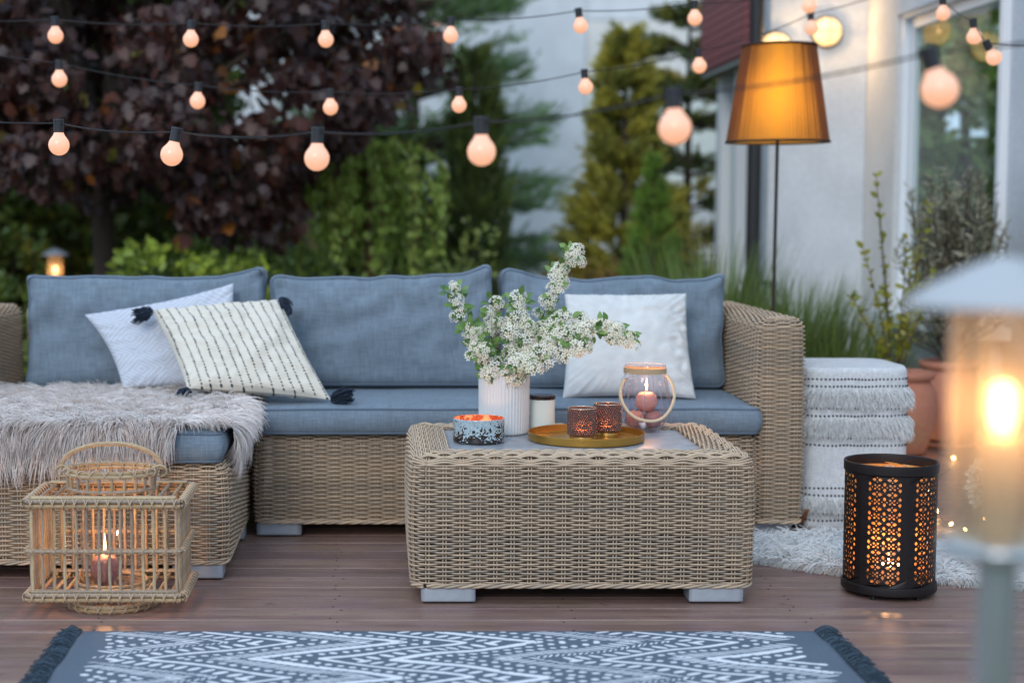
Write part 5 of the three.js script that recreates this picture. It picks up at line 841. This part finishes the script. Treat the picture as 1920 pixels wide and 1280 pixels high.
bush('garden_shrub', 'pale green shrub in front of the columnar tree', [0.5, 0.5, -9.4], [0.24, 0.48, 0.24], 1000, 0.045, [rgb(0.260, 0.313, 0.068), rgb(0.189, 0.248, 0.050), rgb(0.118, 0.173, 0.031)]);
bush('garden_shrub', 'golden spirea mound at the foot of the cypress', [1.5, 0.42, -11.2], [0.5, 0.3, 0.3], 1100, 0.05, [rgb(0.354, 0.216, 0.019), rgb(0.307, 0.184, 0.019), rgb(0.177, 0.140, 0.019)]);
bush('garden_shrub', 'yellow leaved mound beside the glazed house corner', [2.3, 0.45, -11.6], [0.35, 0.5, 0.3], 700, 0.05, [rgb(0.283, 0.194, 0.019), rgb(0.201, 0.162, 0.019)]);
for (const [x, z, h, label] of [[-3.05, -11.8, 1.25, 'broad green shrub at the far left under the maple'], [-1.75, -11.9, 0.78, 'broad green shrub right of the far garden lamp'], [-0.75, -11.2, 1.15, 'broad green shrub filling the gap beside the weeping tree'], [0.25, -11.6, 0.95, 'broad green shrub between weeping and columnar trees']])
  bush('garden_shrub', label, [x, h * 0.45, z], [0.55, h * 0.55, 0.4], 1700, 0.075, fresh, { clumps: 44, clumpR: 0.16 });
for (const [x, y, z, r, label] of [[4.8, 1.5, -13.2, 1.2, 'bright leafy tree showing through the tall window'], [6.0, 1.6, -15.8, 1.9, 'leafy tree farther off showing through the tall window']]) {
  const o = thing('garden_tree', label, 'tree', [0, 0, 0], 0, 'trees seen through the window'), bark = barkMat(rgb(0.09, 0.065, 0.045));
  part('trunk', tubeGeo([V(x, -0.1, z), V(x + 0.03, y * 0.5, z), V(x, y + 0.4, z)], (t) => 0.07 - 0.03 * t, 10), bark, o);
  const [, cs] = leafCrown(o, V(x, y, z), V(r, 1.7, r), 9000, plainLeaf, leafMat(0.55, 0.35), 0.14, [rgb(0.26, 0.36, 0.06), rgb(0.34, 0.42, 0.09), rgb(0.18, 0.27, 0.045)], { clumps: 130, clumpR: 0.3, shell: 0.5 }); limbs(o, V(x, y * 0.6, z), cs, 10, 0.03, bark);
}
{ // dense hedge that closes the garden on the left
  const o = thing('hedge', 'tall dark evergreen hedge closing the garden behind the maple', 'hedge'), items = [];
  for (let k = 0; k < 15000; k++) { const x = rr(-5, 0.3), y = rr(-0.1, x > -1 ? 1.6 : 4.2), front = rnd() ** 2.2; items.push({ p: V(x, y, -12 - front * 0.7 + 0.18 * n3(x * 1.3, y * 1.3, 0)), q: qUp(V(rr(-0.7, 0.7), 0.3, rr(0.1, 1))), s: rr(0.09, 0.16), c: mixC(deep).multiplyScalar(rr(0.7, 1.3)) }); }
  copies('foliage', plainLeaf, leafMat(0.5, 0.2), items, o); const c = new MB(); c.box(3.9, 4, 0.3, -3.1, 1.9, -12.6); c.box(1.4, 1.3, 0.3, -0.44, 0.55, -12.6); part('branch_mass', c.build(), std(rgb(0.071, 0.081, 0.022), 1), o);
}
{ // weeping tree
  const o = thing('weeping_tree', 'light green weeping standard tree with slim brown trunk', 'tree'), bark = barkMat(rgb(0.17, 0.075, 0.045));
  part('trunk', tubeGeo([V(-0.066, -0.1, -10), V(-0.06, 0.6, -10), V(-0.07, 1.36, -10)], (t) => 0.032 - 0.008 * t, 10), bark, o);
  const items = [], mb = new MB(), tones = [rgb(0.368, 0.518, 0.082), rgb(0.481, 0.622, 0.112), rgb(0.227, 0.350, 0.052), rgb(0.566, 0.674, 0.149)];
  for (let k = 0; k < 100; k++) {
    const a = rr(0, 2 * PI), R = rr(0.1, 0.52), top = rr(1.22, 1.62) - R * 0.15, low = rr(0.6, 1.25), c = Math.cos(a), s = Math.sin(a);
    const pts = curvePts([[-0.07, 1.34, -10], [-0.07 + c * R * 0.5, top, -10 + s * R * 0.5], [-0.07 + c * R * 0.95, top - 0.12, -10 + s * R * 0.95], [-0.07 + c * R * 1.05, lerp(top, low, 0.6), -10 + s * R * 1.05], [-0.07 + c * R * 1.02, low, -10 + s * R]], 16); mb.tube(pts, 0.0035, 4);
    const tone = mixC(tones); for (let j = 3; j < 17; j++) for (let m = 0; m < 3; m++) items.push({ p: pts[j].clone().add(inBall().multiplyScalar(0.03)), q: qUp(V(rr(-0.7, 0.7), -0.9, rr(-0.7, 0.7))), s: rr(0.04, 0.065), c: tone.clone().multiplyScalar(rr(0.7, 1.2)) });
  }
  part('shoots', mb.build(), bark, o); copies('crown', plainLeaf, leafMat(0.6, 0.35), items, o);
}
// conifers: whorls of branches carrying leafy sprays
function conifer(name, label, [x, z], { H, R, y0 = 0, n, size, tones, tip = 0.1, up = 0.3, geo = spray, trunk = 0.04, flatness = 0.5, levels = 0, power = 0.8, gap = 0, sx = 1, inner = 0.15 }) {
  const o = thing(name, label, 'tree', [0, 0, 0], 0, 'conifers at the back of the garden'), items = [], bark = barkMat(rgb(0.08, 0.05, 0.035));
  part('trunk', tubeGeo([V(x, -0.1, z), V(x, H * 0.5, z), V(x, H * 0.97, z)], (t) => trunk * (1 - 0.85 * t), 10), bark, o);
  const bs = new MB();
  const boughs = Math.round(n / 16);
  for (let b = 0; b < boughs; b++) {
    let h = Math.pow(rnd(), 1.25); if (levels) h = clamp((Math.floor(h * levels) + 0.5 + rr(-0.28, 0.28)) / levels, 0, 1);
    const y = lerp(y0, H, h), a = rr(0, 2 * PI), L = R * (Math.pow(1 - h, power) + tip * 0.3) * rr(0.75, 1.08), c = Math.cos(a) * sx, s = Math.sin(a), tone = mixC(tones);
    if (levels) bs.tube([V(x, y - 0.1 * L, z), V(x + c * L * 0.6, y + up * L * 0.3, z + s * L * 0.6), V(x + c * L, y + up * L, z + s * L)], (t) => 0.012 * (1 - 0.8 * t), 4);
    for (let k = 0; k < 16; k++) {
      const t = inner + (1 - inner) * Math.sqrt(rnd()), w = (1 - t) * 0.35 + 0.1, p = V(x + c * L * t + rr(-w, w) * L * 0.5, y + up * L * t * t + rr(-1, 1) * (levels ? 0.05 : 0.1) * L - 0.02, z + s * L * t + rr(-w, w) * L * 0.5);
      items.push({ p, q: qUp(V(c + rr(-0.5, 0.5), up + rr(-flatness, flatness) + 0.15, s + rr(-0.5, 0.5))), s: rr(size * 0.7, size * 1.25), c: tone.clone().multiplyScalar(rr(0.7, 1.25)) });
    }
  }
  if (levels) part('boughs', bs.build(), bark, o, null, 'stuff');
  copies('crown', geo, leafMat(0.7, 0.25), items, o); return o;
}
conifer('pine_tree', 'large dark green pine with layered boughs before the pale wall', [0.28, -13.6], { H: 5.2, R: 1.32, y0: 0.35, n: 9500, size: 0.2, tones: [rgb(0.110, 0.222, 0.051), rgb(0.155, 0.303, 0.069), rgb(0.088, 0.168, 0.056), rgb(0.132, 0.242, 0.081)], levels: 9, up: 0.12, trunk: 0.1, geo: needleSpray, power: 0.55 });
conifer('columnar_tree', 'slim dark columnar conifer right of the weeping tree', [0.65, -11], { H: 2.12, R: 0.27, n: 4600, size: 0.1, tones: [rgb(0.106, 0.146, 0.022), rgb(0.177, 0.227, 0.030), rgb(0.078, 0.107, 0.019)], up: 1.4, power: 0.42, trunk: 0.05 });
conifer('cypress_tree', 'golden yellow cypress standing before the pale wall', [1.83, -12], { H: 2.4, R: 0.5, y0: 0.1, n: 4600, size: 0.15, tones: [rgb(0.414, 0.368, 0.037), rgb(0.538, 0.476, 0.060), rgb(0.207, 0.226, 0.034), rgb(0.290, 0.286, 0.034)], up: 0.55, power: 0.75, trunk: 0.05 });
conifer('spruce_tree', 'small neat cone shaped green spruce', [1.79, -10.5], { H: 1.45, R: 0.31, n: 7000, size: 0.062, tones: [rgb(0.196, 0.343, 0.038), rgb(0.268, 0.427, 0.048), rgb(0.144, 0.245, 0.033)], up: 0.75, power: 1.0, trunk: 0.03, geo: needleSpray, inner: 0.45 });
conifer('fir_tree', 'sparse dark fir with bare trunk beside the house corner', [2.42, -12.6], { H: 3.0, R: 0.62, y0: 0.2, n: 2600, size: 0.17, tones: [rgb(0.112, 0.161, 0.042), rgb(0.159, 0.204, 0.037), rgb(0.510, 0.408, 0.050), rgb(0.096, 0.131, 0.033)], levels: 10, up: 0.1, trunk: 0.05, power: 0.6 });

// ---------------------------------------------------------------- grasses and potted plants by the house
const bladeGeo = (bend, w) => { const pts = 6, mb = new MB(); for (let k = 0; k <= pts; k++) { const t = k / pts, a = bend * t, y = bend ? Math.sin(a) / bend : t, z = bend ? (1 - Math.cos(a)) / bend : 0, ww = w * (1 - t ** 1.6) + 0.0004; for (const s of [-1, 1]) mb.vert(V(s * ww, y, z), V(0, -Math.sin(a), Math.cos(a)), s, t); } for (let k = 0; k < pts; k++) { const A = k * 2; mb.i.push(A, A + 1, A + 2, A + 1, A + 3, A + 2); } return mb.build(); };
function tuft(name, label, c, r, n, L, bend, w, tones, spreadK = 0.35, group = 'grass tufts by the house') {
  const o = thing(name, label, 'grass tuft', [0, 0, 0], 0, group), items = [];
  for (let k = 0; k < n; k++) { const a = rr(0, 2 * PI), q = Math.sqrt(rnd()) * r, d = V(Math.cos(a), 0, Math.sin(a)); items.push({ p: V(c[0] + d.x * q, c[1], c[2] + d.z * q), q: qBasis(V(d.x * spreadK * rr(0.1, 1.2), 1, d.z * spreadK * rr(0.1, 1.2)), d.clone().add(V(rr(-0.4, 0.4), 0, rr(-0.4, 0.4)))), s: L * rr(0.6, 1.1), c: mixC(tones).multiplyScalar(rr(0.75, 1.2)) }); }
  copies('blades', bladeGeo(bend, w), leafMat(0.6, 0.3), items, o, 'stuff'); return o;
}
const gr1 = [rgb(0.130, 0.199, 0.040), rgb(0.173, 0.258, 0.051), rgb(0.109, 0.159, 0.040), rgb(0.217, 0.279, 0.080)], gr2 = [rgb(0.455, 0.591, 0.060), rgb(0.532, 0.661, 0.090), rgb(0.304, 0.434, 0.050)];
tuft('grass_tuft', 'upright spiky green clump right of the lamp pole', [1.82, -0.1, -7.55], 0.13, 750, 0.86, 0.25, 0.008, gr1, 0.3);
tuft('grass_tuft', 'upright spiky green clump left of the lamp pole', [1.66, -0.1, -8.0], 0.14, 750, 1.02, 0.25, 0.008, gr1, 0.25);
tuft('grass_tuft', 'tall spiky clump before the white end wall', [2.08, -0.1, -7.9], 0.14, 650, 0.86, 0.3, 0.008, gr1, 0.3);
tuft('grass_tuft', 'spiky clump just above the white pouf', [2.2, -0.1, -7.6], 0.14, 600, 0.76, 0.35, 0.008, gr1, 0.3);
tuft('grass_tuft', 'soft arching bright grass behind the sofa arm', [1.8, 0, -6.85], 0.15, 1900, 0.54, 1.6, 0.0035, gr2, 0.6);
tuft('grass_tuft', 'soft arching grass behind the white pouf', [1.92, 0, -7.25], 0.15, 1900, 0.55, 1.7, 0.0035, gr2, 0.6);
tuft('grass_tuft', 'soft arching grass beside the terracotta pot', [2.62, 0, -8.1], 0.14, 1100, 0.42, 1.8, 0.004, [...gr1, ...gr2], 0.6);
tuft('grass_tuft', 'soft green grass filling the bed under the window', [2.3, -0.1, -8.4], 0.26, 2000, 0.75, 1.3, 0.004, gr1, 0.5);
const clay = phys({ color: rgb(0.56, 0.23, 0.15), roughness: 0.9, map: sized(mottle, 0.35), bumpMap: sized(fineBump, 0.1), bumpScale: 0.002 });
function pot(x, z, s, label) {
  const o = thing('terracotta_pot', label, 'plant pot', [x, 0, z], 0, 'terracotta pots by the house');
  part('body', lathe([[0, 0.03], [0.085, 0.03], [0.1, 0.04], [0.135, 0.13], [0.15, 0.22], [0.142, 0.3], [0.12, 0.345], [0.115, 0.355], [0.133, 0.362], [0.138, 0.375], [0.136, 0.39], [0.126, 0.394], [0.114, 0.388], [0.108, 0.36], [0.0, 0.352]].map(([a, b]) => [a * s, b * s]), 44), clay, o);
  part('soil', new THREE.CylinderGeometry(0.108 * s, 0.108 * s, 0.01, 24), std(rgb(0.03, 0.022, 0.015), 1), o, [0, 0.362 * s, 0]);
  part('saucer', lathe([[0, 0.002], [0.12, 0.002], [0.145, 0.012], [0.15, 0.028], [0.143, 0.03], [0.135, 0.018], [0, 0.014]].map(([a, b]) => [a * s, b * s]), 44), clay, o);
}
pot(2.255, -6.85, 0.98, 'terracotta pot holding the twiggy lime plant');
pot(2.6, -7.25, 1.0, 'terracotta pot holding the grey green olive bush');
{
  const o = thing('potted_plant', 'tall twiggy plant with lime green leaves in terracotta pot', 'plant', [2.22, 0.355, -6.85]), mb = new MB(), items = [], lt = [rgb(0.283, 0.292, 0.019), rgb(0.212, 0.238, 0.019), rgb(0.354, 0.324, 0.031)];
  for (const [dx, h, dz] of [[-0.1, 0.86, 0], [-0.17, 0.56, 0.05], [0.02, 0.6, 0.04], [0.1, 0.62, -0.03], [0.17, 0.5, 0.03], [-0.06, 0.68, -0.05], [0.06, 0.42, 0.06], [-0.2, 0.35, 0.02], [0.13, 0.74, 0]]) {
    const pts = curvePts([[dx * 0.1, 0, dz * 0.2], [dx * 0.45, h * 0.45, dz], [dx, h, dz * 1.5]], 22); mb.tube(pts, (t) => 0.0045 - 0.003 * t, 5);
    for (let k = 5; k < 23; k++) for (let m = 0; m < 3; m++) if (rnd() < 0.75) items.push({ p: pts[k].clone(), q: qUp(V(rr(-1, 1), rr(0.2, 1), rr(-1, 1))), s: rr(0.022, 0.045), c: mixC(lt) });
  }
  part('stems', mb.build(), barkMat(rgb(0.12, 0.08, 0.04)), o); copies('leaves', plainLeaf, leafMat(0.5, 0.35), items, o);
}
{
  const o = thing('olive_bush', 'grey green olive bush in front of the tall window', 'plant', [2.6, 0.36, -7.25]), mb = new MB(), items = [], lt = [rgb(0.220, 0.210, 0.120), rgb(0.300, 0.290, 0.190), rgb(0.160, 0.150, 0.090), rgb(0.400, 0.380, 0.280)];
  for (let k = 0; k < 170; k++) { const a = rr(0, 2 * PI), R = rr(0.03, 0.26), h = rr(0.3, 0.93) - R * 0.7, pts = curvePts([[0, 0, 0], [Math.cos(a) * R * 0.4, h * 0.5, Math.sin(a) * R * 0.4], [Math.cos(a) * R * 0.9, h * 0.85, Math.sin(a) * R * 0.9], [Math.cos(a) * R, h + 0.03, Math.sin(a) * R]], 14); mb.tube(pts, (t) => 0.005 - 0.0035 * t, 4); for (let j = 5; j < 15; j++) for (let m = 0; m < 3; m++) items.push({ p: pts[j].clone().add(inBall().multiplyScalar(0.01)), q: qUp(V(rr(-0.9, 0.9), rr(0.2, 1), rr(-0.9, 0.9))), s: rr(0.03, 0.055), c: mixC(lt) }); }
  part('stems', mb.build(), barkMat(rgb(0.1, 0.08, 0.06)), o); copies('leaves', narrowLeaf, leafMat(0.55, 0.2), items, o);
}
{ // white blossom head standing on the deck behind the near lamp
  const o = thing('hydrangea_head', 'white fluffy flower head standing blurred behind the near lamp', 'flower', [1.93, 0, -5.02]), items = [];
  part('stem', tubeGeo([V(0.02, 0, 0), V(0.01, 0.1, 0), V(0, 0.17, 0)], 0.004, 6), std(rgb(0.071, 0.108, 0.019), 0.7), o);
  for (let k = 0; k < 340; k++) { const d = inBall().normalize(), t = rr(0.85, 1); items.push({ p: V(d.x * 0.05, 0.205 + d.y * 0.075, d.z * 0.05), q: qUp(d.clone().add(inBall().multiplyScalar(0.7))), s: rr(0.016, 0.026), c: rgb(0.84 * t, 0.84 * t, 0.8 * t) }); }
  copies('petals', plainLeaf, leafMat(0.8, 0.2), items, o);
}

renderer.render(scene, camera);
